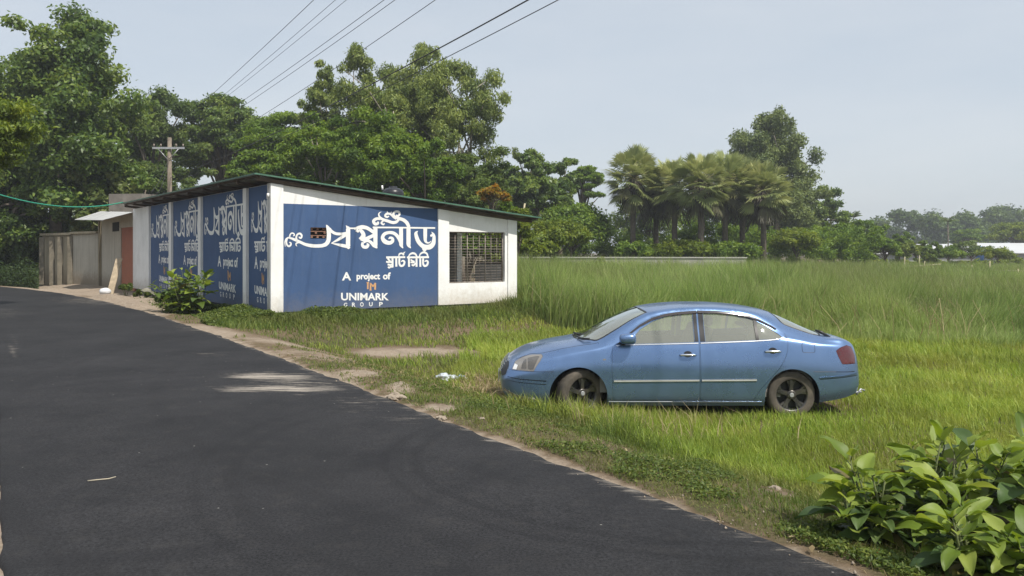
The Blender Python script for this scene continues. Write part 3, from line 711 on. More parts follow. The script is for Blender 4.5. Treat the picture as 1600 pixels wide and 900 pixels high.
# each wire runs from the pole to the next one behind the camera; the top-of-frame crossings are at these photo columns
tops = [(490, 17.0, -.8, 'thin black overhead wire, leftmost of those leaving the tree tops'),
        (524, 17.0, -.42, 'second overhead wire from the left, close beside a fainter one'),
        (541, 17.6, -.3, 'faint overhead wire just right of the second from the left'),
        (600, 16.6, .42, 'overhead wire running left of a close parallel twin in mid sky'),
        (617, 16.6, .8, 'overhead wire, right-hand twin of a close pair in mid sky')]
for px, Y, dx, lab in tops:
    q = at(px, 0, Y); a = Vector((pb.x + dx, 44.85, za + .25))
    k = (q - a) / (44.85 - Y); e = a + k * (44.85 + 16)
    # sag such that the wire still passes the top of the frame
    f = (q - a).length / (e - a).length; e = e + Vector((0, 0, .55 * 4 * f * (1 - f) / f))
    wire('power_line', a, e, .55, .005 if 'faint' in lab else .0065, lab, 'overhead power lines over the road')
for px, Y, zz, lab, r in ((680, 16.0, 6.2, 'single overhead wire meeting the tops of the eucalyptus trees', .007), (825, 14.5, 5.6, 'thick black overhead cable crossing in front of the eucalyptus crown', .014), (872, 14.5, 5.3, 'lowest overhead wire, rightmost of them all', .009)):
    q = at(px, 0, Y); a = Vector((pb.x + .1, 44.9, zz)); k = (q - a) / (44.9 - Y); e = a + k * (44.9 + 12)
    f = (q - a).length / (e - a).length; e = e + Vector((0, 0, .9 * 4 * f * (1 - f) / f))
    wire('power_line', a, e, .9, r, lab, 'overhead power lines over the road')
for i, (px1, py1) in enumerate(((236, 300), (246, 302))):
    wire('service_wire', (pb.x + .02, 44.85, za - .5 - .2 * i), at(px1, py1, 36.5), .25, .012, ('slack service wire dropping from the pole to the roof, outer one', 'slack service wire dropping from the pole to the roof, inner one')[i], 'service wires below the pole')
wire('green_cable', at(-60, 284, 24), at(192, 316, 32.2), .42, .022, 'bright green cable strung from the trees to the roof corner', m=mat('green_cable_sheath', (.03, .30, .19), .5, var=.1))
# ------------------------------------------------------------------ trees and shrubs
def leaves(C, Nn, L, W, rng, droop=0.0):
    n = len(C)
    r = rng.normal(size=(n, 3)); r[:, 2] -= droop * 2.2
    t = unit(r - Nn * np.sum(r * Nn, 1, keepdims=True) * (1 - .3 * droop)); s = unit(np.cross(Nn, t))
    L = L * rng.uniform(.42, 1.45, (n, 1)); W = W * rng.uniform(.7, 1.25, (n, 1))
    lift = Nn * L * .12
    V = np.stack([C - t * L * .5 - lift, C + s * W * .5 + t * L * .02, C + t * L * .5 - lift, C - s * W * .5 + t * L * .02], 1).reshape(-1, 3)
    T = np.arange(4 * n).reshape(n, 4)
    return V, T
def crown_mesh(name, blobs, n, L, W, m, rng, droop=0.0, up=.5, bias=.28, tone=.18, hollow=.33):
    """blobs: (k,6) centre and radii; leaves spread through every blob, denser to its outside"""
    blobs = np.asarray(blobs); vol = blobs[:, 3] * blobs[:, 4] + blobs[:, 4] * blobs[:, 5]
    k = rng.choice(len(blobs), n, p=vol / vol.sum())
    d = unit(rng.normal(size=(n, 3))); r = rng.random((n, 1)) ** hollow
    C = blobs[k, :3] + d * r * blobs[k, 3:] * (1 + .20 * rng.normal(size=(n, 1)))
    Nn = unit(d * .8 + rng.normal(size=(n, 3)) * .75 + np.array([0, 0, up]))
    V, T = leaves(C, Nn, L, W, rng, droop)
    bt = rng.normal(size=len(blobs)) * tone
    rnd = np.clip(.5 + bt[k] + rng.normal(size=n) * bias, 0, 1)
    return np_mesh(name, V, T, m, False, {'rnd': np.repeat(rnd, 4)})
BARK = mat('grey_brown_bark', (.14, .115, .09), .95, var=.35, scale=5, bmp=.4)
BARK_P = mat('pale_smooth_bark', (.30, .27, .215), .85, var=.25, scale=2.5)
LM = {
 'dark':   leaf_mat('leaf_dark_green',   [(0.061, 0.110, 0.028), (0.128, 0.207, 0.042), (0.235, 0.309, 0.063)], .42, rough=.42, spec=.45),
 'olive':  leaf_mat('leaf_olive_green',  [(0.062, 0.105, 0.025), (0.120, 0.184, 0.042), (0.190, 0.244, 0.062)], .42),
 'mid':    leaf_mat('leaf_mid_green',    [(0.071, 0.130, 0.022), (0.136, 0.229, 0.030), (0.231, 0.323, 0.046)], .42),
 'bright': leaf_mat('leaf_bright_green', [(0.087, 0.132, 0.019), (0.165, 0.232, 0.028), (0.269, 0.318, 0.044)], .42),
 'euc':    leaf_mat('leaf_eucalyptus',   [(0.104, 0.153, 0.043), (0.198, 0.258, 0.066), (0.315, 0.368, 0.101)], .35),
 'euc2':   leaf_mat('leaf_eucalyptus_dull', [(0.091, 0.135, 0.046), (0.160, 0.209, 0.067), (0.240, 0.294, 0.092)], .32),
 'broad':  leaf_mat('leaf_broad_pale',   [(0.080, 0.122, 0.034), (0.149, 0.190, 0.056), (0.228, 0.255, 0.076)], .32, rough=.4),
 'flush':  leaf_mat('leaf_yellow_flush', [(0.146, 0.169, 0.021), (0.379, 0.260, 0.038), (0.495, 0.247, 0.043)], .4),
 'far':    leaf_mat('leaf_far_green',    [(0.045, 0.085, 0.019), (0.081, 0.135, 0.028), (0.126, 0.183, 0.035)], .28),
 'palm':   leaf_mat('palm_fan_green',    [(0.141, 0.187, 0.068), (0.298, 0.341, 0.125), (0.523, 0.519, 0.233)], .28, rough=.42, spec=.45),
 'dead':   leaf_mat('palm_fan_dry', [(.10, .095, .055), (.20, .205, .085), (.30, .30, .13)], .06),
}
def envelope(kind, rng, c, hw, z0, z1, nb, depth=.9):
    """blob centres and radii filling a crown between heights z0 and z1 of half width hw"""
    out = []; hz = (z1 - z0) / 2; zc = (z0 + z1) / 2
    if kind in ('euc', 'round', 'dome'):                 # limbs: clusters of leaf clumps round the end of each main limb
        nl = int(rng.integers(11, 15)) if kind == 'euc' else int(rng.integers(13, 18))
        cl = []
        for i in range(nl):
            h = (i + rng.uniform(.2, .8)) / nl; a = i * 2.4 + rng.normal() * .5
            if kind == 'euc': prof = (.42 + .58 * math.sin(math.pi * min(1, .12 + .78 * h))) * (1 - .62 * h ** 3)
            else: prof = math.sqrt(max(.12, 1 - (1.75 * h - .85) ** 2))
            q = prof * rng.uniform(.55, .85)
            cl.append((c[0] + math.cos(a) * q * hw, c[1] + math.sin(a) * q * hw * depth, z0 + (z1 - z0) * (.08 + .80 * h), hw * rng.uniform(.22, .38)))
        cl[-1] = (c[0] + rng.normal() * .22 * hw, c[1], z1 - hw * .22, hw * .18)
        for i in range(nb):
            x_, y_, z_, s_ = cl[i % nl]; g = rng.normal(size=3); rr = hw * (rng.uniform(.09, .19) if kind == 'euc' else rng.uniform(.12, .24))
            out.append([x_ + g[0] * s_ * .75, y_ + g[1] * s_ * .75, min(max(z_ + g[2] * s_ * .7, z0 + rr * .4), z1 - rr * .3), rr, rr, rr * (1.1 if kind == 'euc' else rng.uniform(.55, .85))])
        for i in range(nb // 3):                          # inner fill
            rr = hw * rng.uniform(.14, .24); d = rng.normal(size=3) * .3
            out.append([c[0] + d[0] * hw, c[1] + d[1] * hw, zc + d[2] * hz, rr, rr, rr * .8])
        return np.array(out)
    for i in range(nb):
        if kind == 'umbrella':
            a = rng.uniform(0, 2 * math.pi); r = math.sqrt(rng.random()) * .92
            z = z1 - hz * .22 - (r ** 2.2) * hz * .75 - (rng.random() ** 1.5) * hz * .8
            rr = hw * rng.uniform(.15, .28); out.append([c[0] + math.cos(a) * r * hw * .85, c[1] + math.sin(a) * r * hw * depth * .85, z, rr, rr, rr * .42])
        elif kind == 'euc':
            a = rng.uniform(0, 2 * math.pi); h = rng.random() ** .7
            prof = (.45 + .55 * math.sin(math.pi * min(1, .15 + .75 * h))) * (1 - .45 * h ** 4)
            r = math.sqrt(rng.uniform(.12, 1)) * prof
            rr = hw * rng.uniform(.11, .22); out.append([c[0] + math.cos(a) * r * hw * .86, c[1] + math.sin(a) * r * hw * depth * .86, z0 + (z1 - z0) * (.04 + .9 * h), rr, rr, rr * 1.05])
        else:
            d = unit(rng.normal(size=3)); q = rng.uniform(.25, 1) ** .5
            if kind == 'shrub': d[2] = abs(d[2]) * 1.2 - .25; d = unit(d)
            rr = hw * rng.uniform(.15, .30)
            z = zc + d[2] * q * (hz - rr * .55)
            tp = 1.0 if kind != 'dome' else (1 - .25 * max(0, d[2]))
            out.append([c[0] + d[0] * q * (hw - rr * .6) * tp, c[1] + d[1] * q * (hw - rr * .6) * depth * tp, max(z, z0 + rr * .4), rr, rr, rr * rng.uniform(.6, .9)])
    return np.array(out)
def tree(name, px, Y, top, hwpx, bot, kind, leafm, n, label, cat='tree', L=.26, W=.13, nb=34, trunk=True, bark=None, seed=0, group=None, stems=1, droop=0.0, tr=.16, lean=0.0, tone=.18, hollow=.33, up=.5):
    rng = np.random.default_rng(seed + int(px) * 7 + 1000)
    x = (px - CX) / F * Y; z1 = EYE + (HY - top) / F * Y; z0 = EYE + (HY - bot) / F * Y; hw = hwpx / F * Y
    zg = float(H(np.array(x), np.array(Y)))
    o = empty(name, (x, Y, zg), label, cat, group)
    n = int(n * 3.3); nb = int(nb * 2.4); L *= .92; W *= 1.05
    B = envelope(kind, rng, (x, Y), hw, max(z0, zg + .1), z1, nb)
    link('crown', crown_mesh('crown', B, n, L, W, LM[leafm], rng, droop, up=up, tone=tone, hollow=hollow), o)
    if trunk:
        b = MB(); bk = bark or BARK
        for s in range(stems):
            ox = x + (rng.uniform(-.35, .35) * hw if stems > 1 else 0); oy = Y + (rng.uniform(-.3, .3) * hw if stems > 1 else 0)
            base = Vector((ox - lean * hw, oy, zg - .15)); zf = z0 + (z1 - z0) * (.45 if kind != 'euc' else .55)
            fork = Vector((x + (ox - x) * 1.6, oy, zf))
            mid = base.lerp(fork, .55) + Vector((rng.normal() * .25, 0, 0))
            r0 = tr / math.sqrt(stems) * 1.15
            b.tube([base, base.lerp(mid, .5), mid, fork], [r0 * 1.25, r0, r0 * .8, r0 * (.18 if kind == 'euc' else .4)], 8)
            idx = list(range(s, min(len(B), 18), stems)) if kind in ('euc', 'round', 'dome') else rng.permutation(len(B))[: max(7, len(B) // 2) // stems + 1]
            for i in idx:
                e = Vector(B[i, :3]); f = rng.uniform(.45, .98); a = base.lerp(mid, f / .55 * .55) if False else (mid.lerp(fork, (f - .45) / .55))
                m_ = a.lerp(e, .5) + Vector((0, 0, .12 * (e - a).length))
                b.tube([a, m_, e], [r0 * .42, r0 * .28, r0 * .08], 5)
        b.build('trunk', bk, o)
    return o
T = tree
# --- left of the building
T('broadleaf_tree', 92, 46, 22, 130, 330, 'round', 'dark', 21000, 'tallest dark green tree, its crown filling the top left corner of the view', nb=62, tr=.3, L=.30, W=.16, seed=1, tone=.25)
T('broadleaf_tree', -62, 47, 60, 95, 350, 'round', 'dark', 9000, 'dark green tree cut by the left edge, beside the tallest one', nb=40, tr=.25, L=.30, W=.16, seed=2)
T('leaning_tree', 34, 45, 200, 80, 400, 'round', 'dark', 8000, 'dark shaded tree with a leaning brown trunk at the far left roadside', nb=30, tr=.22, lean=1.05, L=.28, W=.15, seed=31)
T('feathery_tree', -62, 22, 96, 122, 330, 'umbrella', 'bright', 6500, 'feathery yellow-green branches hanging in at the left edge', nb=30, tr=.1, L=.16, W=.06, seed=3, droop=.5)
T('broad_leaved_tree', 150, 45, 222, 62, 375, 'round', 'broad', 3000, 'tree with large pale leaves standing behind the tin awning', nb=24, L=.42, W=.26, tr=.12, seed=4)
T('brownish_tree', 238, 60, 130, 74, 345, 'round', 'olive', 11000, 'dull brownish-green round tree standing behind the utility pole', nb=36, tr=.25, seed=5)
T('rain_tree', 345, 64, 128, 76, 320, 'umbrella', 'dark', 11000, 'dark flat-topped tree right of the utility pole', nb=44, tr=.25, seed=6, L=.28, W=.14)
T('rain_tree', 440, 56, 160, 82, 335, 'umbrella', 'mid', 13000, 'wide mid-green tree in flat leafy tiers above the high roof corner', nb=44, tr=.22, seed=7, L=.24, W=.11)
T('understorey_tree', 400, 49, 225, 60, 330, 'umbrella', 'mid', 5000, 'small bright tiered tree just above the high roof corner', nb=20, tr=.1, seed=70, L=.24, W=.11)
# --- eucalyptus group behind the roof
eg = 'eucalyptus trees behind the blue lettered building'
T('eucalyptus', 505, 52, 104, 46, 300, 'euc', 'euc', 5200, 'slim eucalyptus, leftmost of the group, standing free against the sky', group=eg, nb=30, bark=BARK_P, droop=.6, L=.30, W=.085, seed=8, tr=.16)
T('eucalyptus', 575, 50, 76, 78, 300, 'euc', 'euc', 8500, 'full leafy eucalyptus second from the left in the group', group=eg, nb=40, bark=BARK_P, droop=.6, L=.30, W=.085, seed=9, stems=2, tr=.2)
T('eucalyptus', 645, 54, 66, 78, 300, 'euc', 'euc', 8200, 'tallest eucalyptus in the middle of the group', group=eg, nb=40, bark=BARK_P, droop=.6, L=.30, W=.085, seed=10, stems=2, tr=.2)
T('eucalyptus', 716, 51, 86, 80, 262, 'euc', 'euc', 6600, 'open eucalyptus with pale forked trunks, rightmost of the group', group=eg, nb=34, bark=BARK_P, droop=.7, L=.30, W=.085, seed=11, stems=3, tr=.24)
T('acacia', 590, 45, 178, 74, 330, 'dome', 'mid', 10000, 'rounded mid-green tree in front of the eucalyptus trunks', nb=40, tr=.16, L=.24, W=.09, seed=12, droop=.3)
T('acacia', 655, 44, 215, 62, 340, 'dome', 'mid', 7500, 'low bushy tree just behind the black water tank', nb=30, tr=.14, L=.24, W=.09, seed=13, droop=.3)
T('acacia', 500, 47, 178, 60, 330, 'dome', 'mid', 6500, 'shaded tree with a leaning pale trunk left of the water tank', nb=26, tr=.14, L=.24, W=.09, seed=14, lean=-.5, bark=BARK_P)
T('acacia', 725, 47, 235, 58, 350, 'dome', 'olive', 7000, 'olive bushy tree under the open rightmost eucalyptus', nb=28, tr=.14, L=.24, W=.09, seed=15)
T('flushing_mango', 772, 40, 288, 26, 330, 'shrub', 'flush', 900, 'small tree with yellow-orange young leaves above the low roof end', nb=10, tr=.06, L=.26, W=.08, seed=16)
T('flushing_mango', 790, 41, 312, 30, 370, 'shrub', 'mid', 1600, 'bright green bushy tree peeping over the low roof end', nb=12, tr=.06, L=.28, W=.10, seed=17)
# --- between the building and the palms
T('dome_tree', 828, 63, 236, 50, 350, 'round', 'dark', 7500, 'dark round tree with drooping leaf clusters right of the low roof end', nb=34, tr=.2, seed=18, L=.34, W=.15)
T('dome_tree', 872, 66, 248, 40, 370, 'round', 'dark', 6000, 'dark tree next left of the pale feathery one', nb=28, tr=.2, seed=19)
T('dome_tree', 915, 76, 250, 36, 330, 'umbrella', 'mid', 5000, 'pale feathery tree standing left of the palms', nb=22, tr=.2, seed=20)
T('dome_tree', 892, 62, 315, 62, 402, 'shrub', 'mid', 6500, 'wide green thicket tree below the pale feathery one', nb=28, tr=.12, seed=21)
T('dome_tree', 768, 62, 262, 46, 360, 'round', 'olive', 5500, 'olive tree half hidden behind the eucalyptus on its right side', nb=26, tr=.2, seed=22)
T('dome_tree', 1010, 82, 268, 70, 405, 'round', 'dark', 7000, 'dark tree filling the gap behind the left palms', nb=30, tr=.2, seed=23)
T('dome_tree', 1130, 84, 285, 80, 405, 'round', 'dark', 7500, 'dark tree filling the gap behind the right palms', nb=30, tr=.2, seed=24)
T('bamboo_clump', 812, 38, 322, 22, 404, 'shrub', 'bright', 1600, 'yellow-green bamboo-like clump at the low end of the building', nb=12, tr=.04, seed=25, L=.26, W=.06)
T('bright_shrub', 872, 50, 340, 52, 404, 'shrub', 'bright', 4200, 'wide yellow-green shrub left of the young coconut', 'shrub', nb=26, tr=.06, seed=26, L=.22, W=.10)
T('bright_shrub', 832, 47, 366, 40, 408, 'shrub', 'bright', 2600, 'low bright shrub right beside the white building end', 'shrub', nb=16, tr=.05, seed=27, L=.26, W=.11)
T('bright_shrub', 985, 56, 378, 34, 408, 'shrub', 'mid', 2200, 'green shrub under the leftmost palm', 'shrub', nb=14, tr=.05, seed=28)
T('bright_shrub', 1070, 57, 376, 52, 408, 'shrub', 'bright', 3000, 'bright shrub between the palm trunks', 'shrub', nb=18, tr=.05, seed=29, L=.24, W=.11)
T('bright_shrub', 1140, 58, 378, 46, 408, 'shrub', 'mid', 2800, 'shaded shrub under the rightmost palms', 'shrub', nb=16, tr=.05, seed=30)
T('bright_shrub', 738, 30.5, 352, 30, 432, 'shrub', 'mid', 2600, 'leafy green shrub seen through the barred window, left of the two', 'shrub', nb=16, tr=.05, seed=91, L=.2, W=.09)
T('bright_shrub', 775, 32, 358, 26, 432, 'shrub', 'bright', 2000, 'leafy green shrub seen through the barred window, right of the two', 'shrub', nb=14, tr=.05, seed=92, L=.2, W=.09)
# --- right of the palms
T('eucalyptus', 1194, 78, 174, 70, 345, 'euc', 'euc2', 15000, 'big grey-green eucalyptus towering behind the palms', nb=54, bark=BARK_P, droop=.5, L=.36, W=.13, seed=147, stems=2, tr=.26)
T('dome_tree', 1214, 80, 212, 74, 400, 'round', 'euc2', 12000, 'broad grey-green tree right below the big eucalyptus', nb=34, tr=.22, seed=42, L=.34, W=.15)
T('dome_tree', 1275, 84, 286, 44, 400, 'round', 'dark', 5500, 'dark tree at the right foot of the big eucalyptus', nb=28, tr=.2, seed=43, L=.34, W=.15)
T('bright_shrub', 1240, 62, 356, 42, 404, 'shrub', 'bright', 3600, 'light green leafy sapling right of the palms', 'shrub', nb=22, tr=.05, seed=44, L=.22, W=.09, hollow=.5)
T('bright_shrub', 1283, 68, 372, 34, 408, 'shrub', 'mid', 2200, 'low shrub right of the light green sapling', 'shrub', nb=14, tr=.05, seed=45)
T('dome_tree', 1300, 88, 312, 36, 402, 'round', 'dark', 3600, 'dark round tree between the big tree group and the slim areca palm', nb=22, tr=.18, seed=141, L=.34, W=.15)
T('garden_tree', 1352, 86, 340, 30, 404, 'round', 'mid', 2600, 'mid-green tree rising left of the white sheds, behind the tiered one', nb=18, tr=.12, seed=142)
T('garden_bush', 1428, 82, 378, 24, 408, 'shrub', 'bright', 1800, 'low light green bush hiding the foot of the left shed', 'bush', nb=14, tr=.05, seed=143, L=.22, W=.1)
T('garden_bush', 1482, 80, 384, 26, 410, 'shrub', 'mid', 1600, 'low green bush hiding the foot of the middle shed', 'bush', nb=14, tr=.05, seed=144, L=.22, W=.1)
T('garden_bush', 1556, 82, 386, 30, 410, 'shrub', 'bright', 1600, 'low light green bush before the right shed', 'bush', nb=14, tr=.05, seed=145, L=.22, W=.1)
T('garden_tree', 1328, 78, 346, 36, 404, 'dome', 'mid', 3600, 'rounded garden tree left of the white shed roofs', nb=22, tr=.1, seed=46)
T('garden_tree', 1380, 72, 368, 30, 408, 'umbrella', 'mid', 1900, 'spreading tiered tree in front of the left white shed', nb=24, tr=.08, seed=47)
T('garden_tree', 1408, 90, 362, 22, 404, 'dome', 'mid', 2400, 'green tree between the two white shed parts', nb=16, tr=.1, seed=48)
T('garden_tree', 1450, 74, 376, 20, 410, 'dome', 'dark', 2200, 'small dark round tree before the middle of the white sheds', nb=14, tr=.08, seed=49)
T('garden_tree', 1515, 88, 374, 38, 406, 'umbrella', 'olive', 1100, 'thin olive tree with sparse branches before the right shed', nb=18, tr=.08, seed=50, hollow=.6)
T('garden_tree', 1588, 135, 345, 46, 385, 'umbrella', 'bright', 4000, 'wide light green tree behind the right end of the sheds', nb=24, tr=.2, seed=51, L=.4, W=.2)
T('garden_tree', 1512, 150, 356, 30, 388, 'umbrella', 'mid', 2400, 'flat green tree behind the middle of the sheds', nb=16, tr=.2, seed=52, L=.4, W=.2)

# --- far wood on the right horizon and the thicket behind everything on the left: masses, one object each
def mass(name, rows, leafm, n, L, W, seed, label):
    rng = np.random.default_rng(seed); B = []
    for px, Y, top, hwpx in rows:
        x = (px - CX) / F * Y; z1 = EYE + (HY - top) / F * Y; hw = hwpx / F * Y
        for _ in range(16):
            rr = hw * rng.uniform(.22, .42); a = rng.uniform(0, 6.28); q = math.sqrt(rng.random())
            z = rng.uniform(.1, 1) ** .6 * (z1 - rr * .8)
            B.append([x + math.cos(a) * q * hw * (1 - .35 * (z / z1) ** 3), Y + math.sin(a) * q * hw, z, rr, rr, rr * .75])
    o = link(name, crown_mesh(name, B, n, L, W, LM[leafm], rng, tone=.2))
    return tag(o, label, 'trees', kind='stuff')
rng = np.random.default_rng(5)
rows = [(1290 + 24 * i + rng.uniform(-8, 8), 205 + rng.uniform(-12, 30), [352, 350, 345, 340, 330, 322, 326, 330, 338, 330, 324, 321, 320, 318, 322, 326, 330, 328, 325, 328][i % 20] + rng.uniform(-3, 3), 34 + rng.uniform(-4, 8)) for i in range(20)]
mass('far_woods', rows, 'far', 60000, .85, .5, 6, 'distant wood along the right horizon')
rows = [(-130 + 36 * i, 74 + rng.uniform(-5, 5), (200 if i < 16 else 265) + rng.uniform(-12, 14), 38) for i in range(27)]
mass('back_woods', rows, 'dark', 70000, .40, .22, 8, 'dark wood closing the view behind the building')
rows = [(-150 + 30 * i, 47 + rng.uniform(-2, 3), 345 + rng.uniform(-20, 25), 34) for i in range(11)]
mass('thicket', rows, 'dark', 30000, .26, .15, 9, 'dark thicket under the roadside trees')
rows = [(800 + 26 * i, 66 + rng.uniform(-2, 4), (372 if i < 6 else 360) + rng.uniform(-20, 14), 32) for i in range(22)]
mass('hedge_thicket', rows, 'mid', 44000, .24, .11, 10, 'green undergrowth below the palms and far trees')
rows = [(1320 + 26 * i, 92 + rng.uniform(-4, 8), 404 + rng.uniform(-4, 4), 18) for i in range(13)]
mass('garden_undergrowth', rows, 'bright', 9000, .3, .13, 12, 'light green garden plants before the white sheds')

# --- palms
def fan_palm(px, Y, top, cpx, label, seed, trunk_r=.2, group=None):
    rng = np.random.default_rng(seed)
    x = (px - CX) / F * Y; z1 = EYE + (HY - top) / F * Y; R = cpx / F * Y
    zg = float(H(np.array(x), np.array(Y))); zc = z1 - R * 1.0
    o = empty('fan_palm', (x, Y, zg), label, 'palm tree', group)
    b = MB(); b.tube([(x, Y, zg - .2), (x + rng.normal() * .1, Y, (zg + zc) / 2), (x, Y, zc)], [trunk_r * 1.2, trunk_r, trunk_r * 1.05], 10); b.build('trunk', BARK, o)
    Vg, Rg, Vd, Rd = [], [], [], []; st = MB(); st_d = MB()
    nf = 76
    for i in range(nf):
        el = math.asin(max(-1, min(1, 1 - 1.86 * (i + .5) / nf))) + rng.normal() * .06       # from straight up to hanging
        az = i * 2.399963 + rng.normal() * .2
        d = np.array([math.cos(az) * math.cos(el), math.sin(az) * math.cos(el), math.sin(el)])
        pl_ = R * rng.uniform(.42, .66); base = np.array([x, Y, zc + R * .05]); hub = base + d * pl_ + np.array([0, 0, -.08 * R * (1 - d[2])])
        dead = el < -.8 or (el < -.35 and rng.random() < .3)
        (st_d if dead else st).tube([base, (base + hub) / 2 + np.array([0, 0, .05 * R]), hub], [.035, .025, .018], 4)
        # fan: segments spread about direction d, in the plane of d and side
        side = unit(np.cross(d, [0, 0, 1]) + rng.normal(size=3) * .25); nrm = unit(np.cross(side, d))
        if nrm[2] < 0: nrm = -nrm
        ns = 18; fl = R * rng.uniform(.48, .68); spread = rng.uniform(1.9, 2.5) * (.7 if dead else 1)
        tone = rng.uniform(0, 1)
        for k in range(ns):
            a = (k / (ns - 1) - .5) * spread
            dd = unit(d * math.cos(a) + side * math.sin(a) + nrm * .10 * math.cos(a * 2))
            ll = fl * (1 - .22 * (abs(a) / spread * 2) ** 2) * rng.uniform(.9, 1.06)
            w_ = ll * spread / ns * .40; sd = unit(np.cross(dd, nrm))
            m1 = hub + dd * ll * .6; tip = hub + dd * ll - np.array([0, 0, 1]) * ll * (.08 + (.2 if dead else 0) + .10 * rng.random())
            (Vd if dead else Vg).extend([hub, m1 + sd * w_ + nrm * .01, tip, m1 - sd * w_])
            (Rd if dead else Rg).extend([np.clip((.25 + .5 * tone - .35 * (el < 0.0)) + rng.normal() * .1 + (.25 if el < .1 and not dead else 0), 0, 1)] * 4)
    link('crown', np_mesh('crown', Vg, np.arange(len(Vg)).reshape(-1, 4), LM['palm'], False, {'rnd': Rg}), o)
    if Vd: link('dry_fronds', np_mesh('dry_fronds', Vd, np.arange(len(Vd)).reshape(-1, 4), LM['dead'], False, {'rnd': Rd}), o)
    st.build('frond_stalks', mat('frond_stalk', (.14, .13, .05), .7) if 'frond_stalk' not in bpy.data.materials else bpy.data.materials['frond_stalk'], o)
    # hanging skirt of old stalks
    b = MB()
    for i in range(60):
        a = rng.uniform(0, 6.28); r0 = trunk_r; L_ = R * rng.uniform(.5, 1.1)
        p = Vector((x + math.cos(a) * r0, Y + math.sin(a) * r0, zc - R * rng.uniform(-.05, .75)))
        q = p + Vector((math.cos(a) * L_ * .5, math.sin(a) * L_ * .5, -L_ * .75)); b.tube([p, p.lerp(q, .5) + Vector((math.cos(a) * .1, math.sin(a) * .1, .1)), q], [.05, .04, .02], 4)
    b.build('old_stalks', bpy.data.materials.get('old_stalk') or mat('old_stalk', (.085, .072, .055), .9), o)
pg = 'fan palms in a row beyond the grass field'
for a in ((990, 61, 233, 47, 'fan palm at the left end of the row, with orange-brown dry fans', 61), (1056, 60, 246, 45, 'fan palm second from the left, partly behind its neighbour', 62), (1094, 57, 240, 48, 'fan palm mid row with yellow lower fans and a stout bare trunk', 63),
          (1134, 60, 240, 46, 'fan palm fourth in the row, right of the middle one', 64), (1162, 62, 246, 46, 'fan palm second from the right with brown hanging skirt', 65), (1192, 59, 252, 46, 'fan palm at the right end of the row, yellow fans spreading right', 66),
          (1026, 64, 258, 44, 'smaller fan palm set back behind the left end of the row', 67)):
    fan_palm(a[0], a[1], a[2], a[3], a[4], a[5], group=pg)

def feather_palm(name, px, Y, top, rpx, label, seed, leafm='bright', nf=11, stem_to=None, droop=.5, cat='palm tree'):
    rng = np.random.default_rng(seed)
    x = (px - CX) / F * Y; z1 = EYE + (HY - top) / F * Y; R = rpx / F * Y; zg = float(H(np.array(x), np.array(Y)))
    zc = z1 - R * .8 if stem_to is None else zg + stem_to
    o = empty(name, (x, Y, zg), label, cat)
    b = MB(); b.tube([(x, Y, zg - .1), (x + .05, Y, (zg + zc) / 2), (x, Y, zc)], [.1, .08, .07], 8); b.build('trunk', BARK, o)
    V, Rn = [], []; st = MB()
    for i in range(nf):
        az = i * 2.399963 + rng.normal() * .3; e0 = rng.uniform(.5, 1.35)
        L_ = R * rng.uniform(.85, 1.25); p = np.array([x, Y, zc]); pts = [p]; e = e0; m_ = 14
        for k in range(m_):
            e -= droop * 2.1 / m_ * (k / m_ + .3) * 1.6
            p = p + L_ / m_ * np.array([math.cos(az) * math.cos(e), math.sin(az) * math.cos(e), math.sin(e)]); pts.append(p)
        st.tube(pts, list(np.linspace(.03, .008, len(pts))), 4)
        sd = np.array([-math.sin(az), math.cos(az), 0])
        for k in range(2, m_ * 3):
            f = k / (m_ * 3) * m_; i0 = min(int(f), m_ - 1); q = pts[i0] + (pts[i0 + 1] - pts[i0]) * (f - i0); t_ = unit(pts[i0 + 1] - pts[i0])
            for sg in (-1, 1):
                ll = L_ * .30 * math.sin(math.pi * min(1, .15 + .8 * k / (m_ * 3))) * rng.uniform(.85, 1.1)
                dd = unit(sd * sg * .85 + t_ * .55 - np.array([0, 0, .35 + .2 * rng.random()])); ww = np.cross(dd, t_) * 0 + t_ * ll * .055
                V.extend([q, q + dd * ll * .5 + ww, q + dd * ll - np.array([0, 0, ll * .12]), q + dd * ll * .5 - ww]); Rn.extend([np.clip(.55 + rng.normal() * .25, 0, 1)] * 4)
    st.build('frond_stalks', bpy.data.materials['frond_stalk'], o)
    link('crown', np_mesh('crown', V, np.arange(len(V)).reshape(-1, 4), LM[leafm], False, {'rnd': Rn}), o)
feather_palm('young_coconut_palm', 918, 48, 345, 48, 'young coconut palm with arching yellow-green fronds by the field wall', 71, stem_to=.5, nf=12)
feather_palm('young_coconut_palm', 962, 53, 372, 28, 'small drooping young palm left of the palm row foot', 72, stem_to=.5, nf=9)
feather_palm('areca_palm', 1334, 112, 328, 15, 'slim areca palm rising above the garden trees against the sky', 73, leafm='far', nf=9)
feather_palm('areca_palm', 1297, 92, 326, 14, 'slim areca palm at the right edge of the big tree group', 74, leafm='mid', nf=9)
feather_palm('areca_palm', 1481, 116, 334, 16, 'dark areca palm standing before the far wood and sheds', 75, leafm='far', nf=9)
feather_palm('young_coconut_palm', 1514, 80, 392, 20, 'short young palm near the bamboo rails', 76, stem_to=.4, nf=9)
feather_palm('young_coconut_palm', 1572, 84, 394, 16, 'short young palm nearest the right edge before the shed', 77, leafm='mid', stem_to=.4, nf=9)

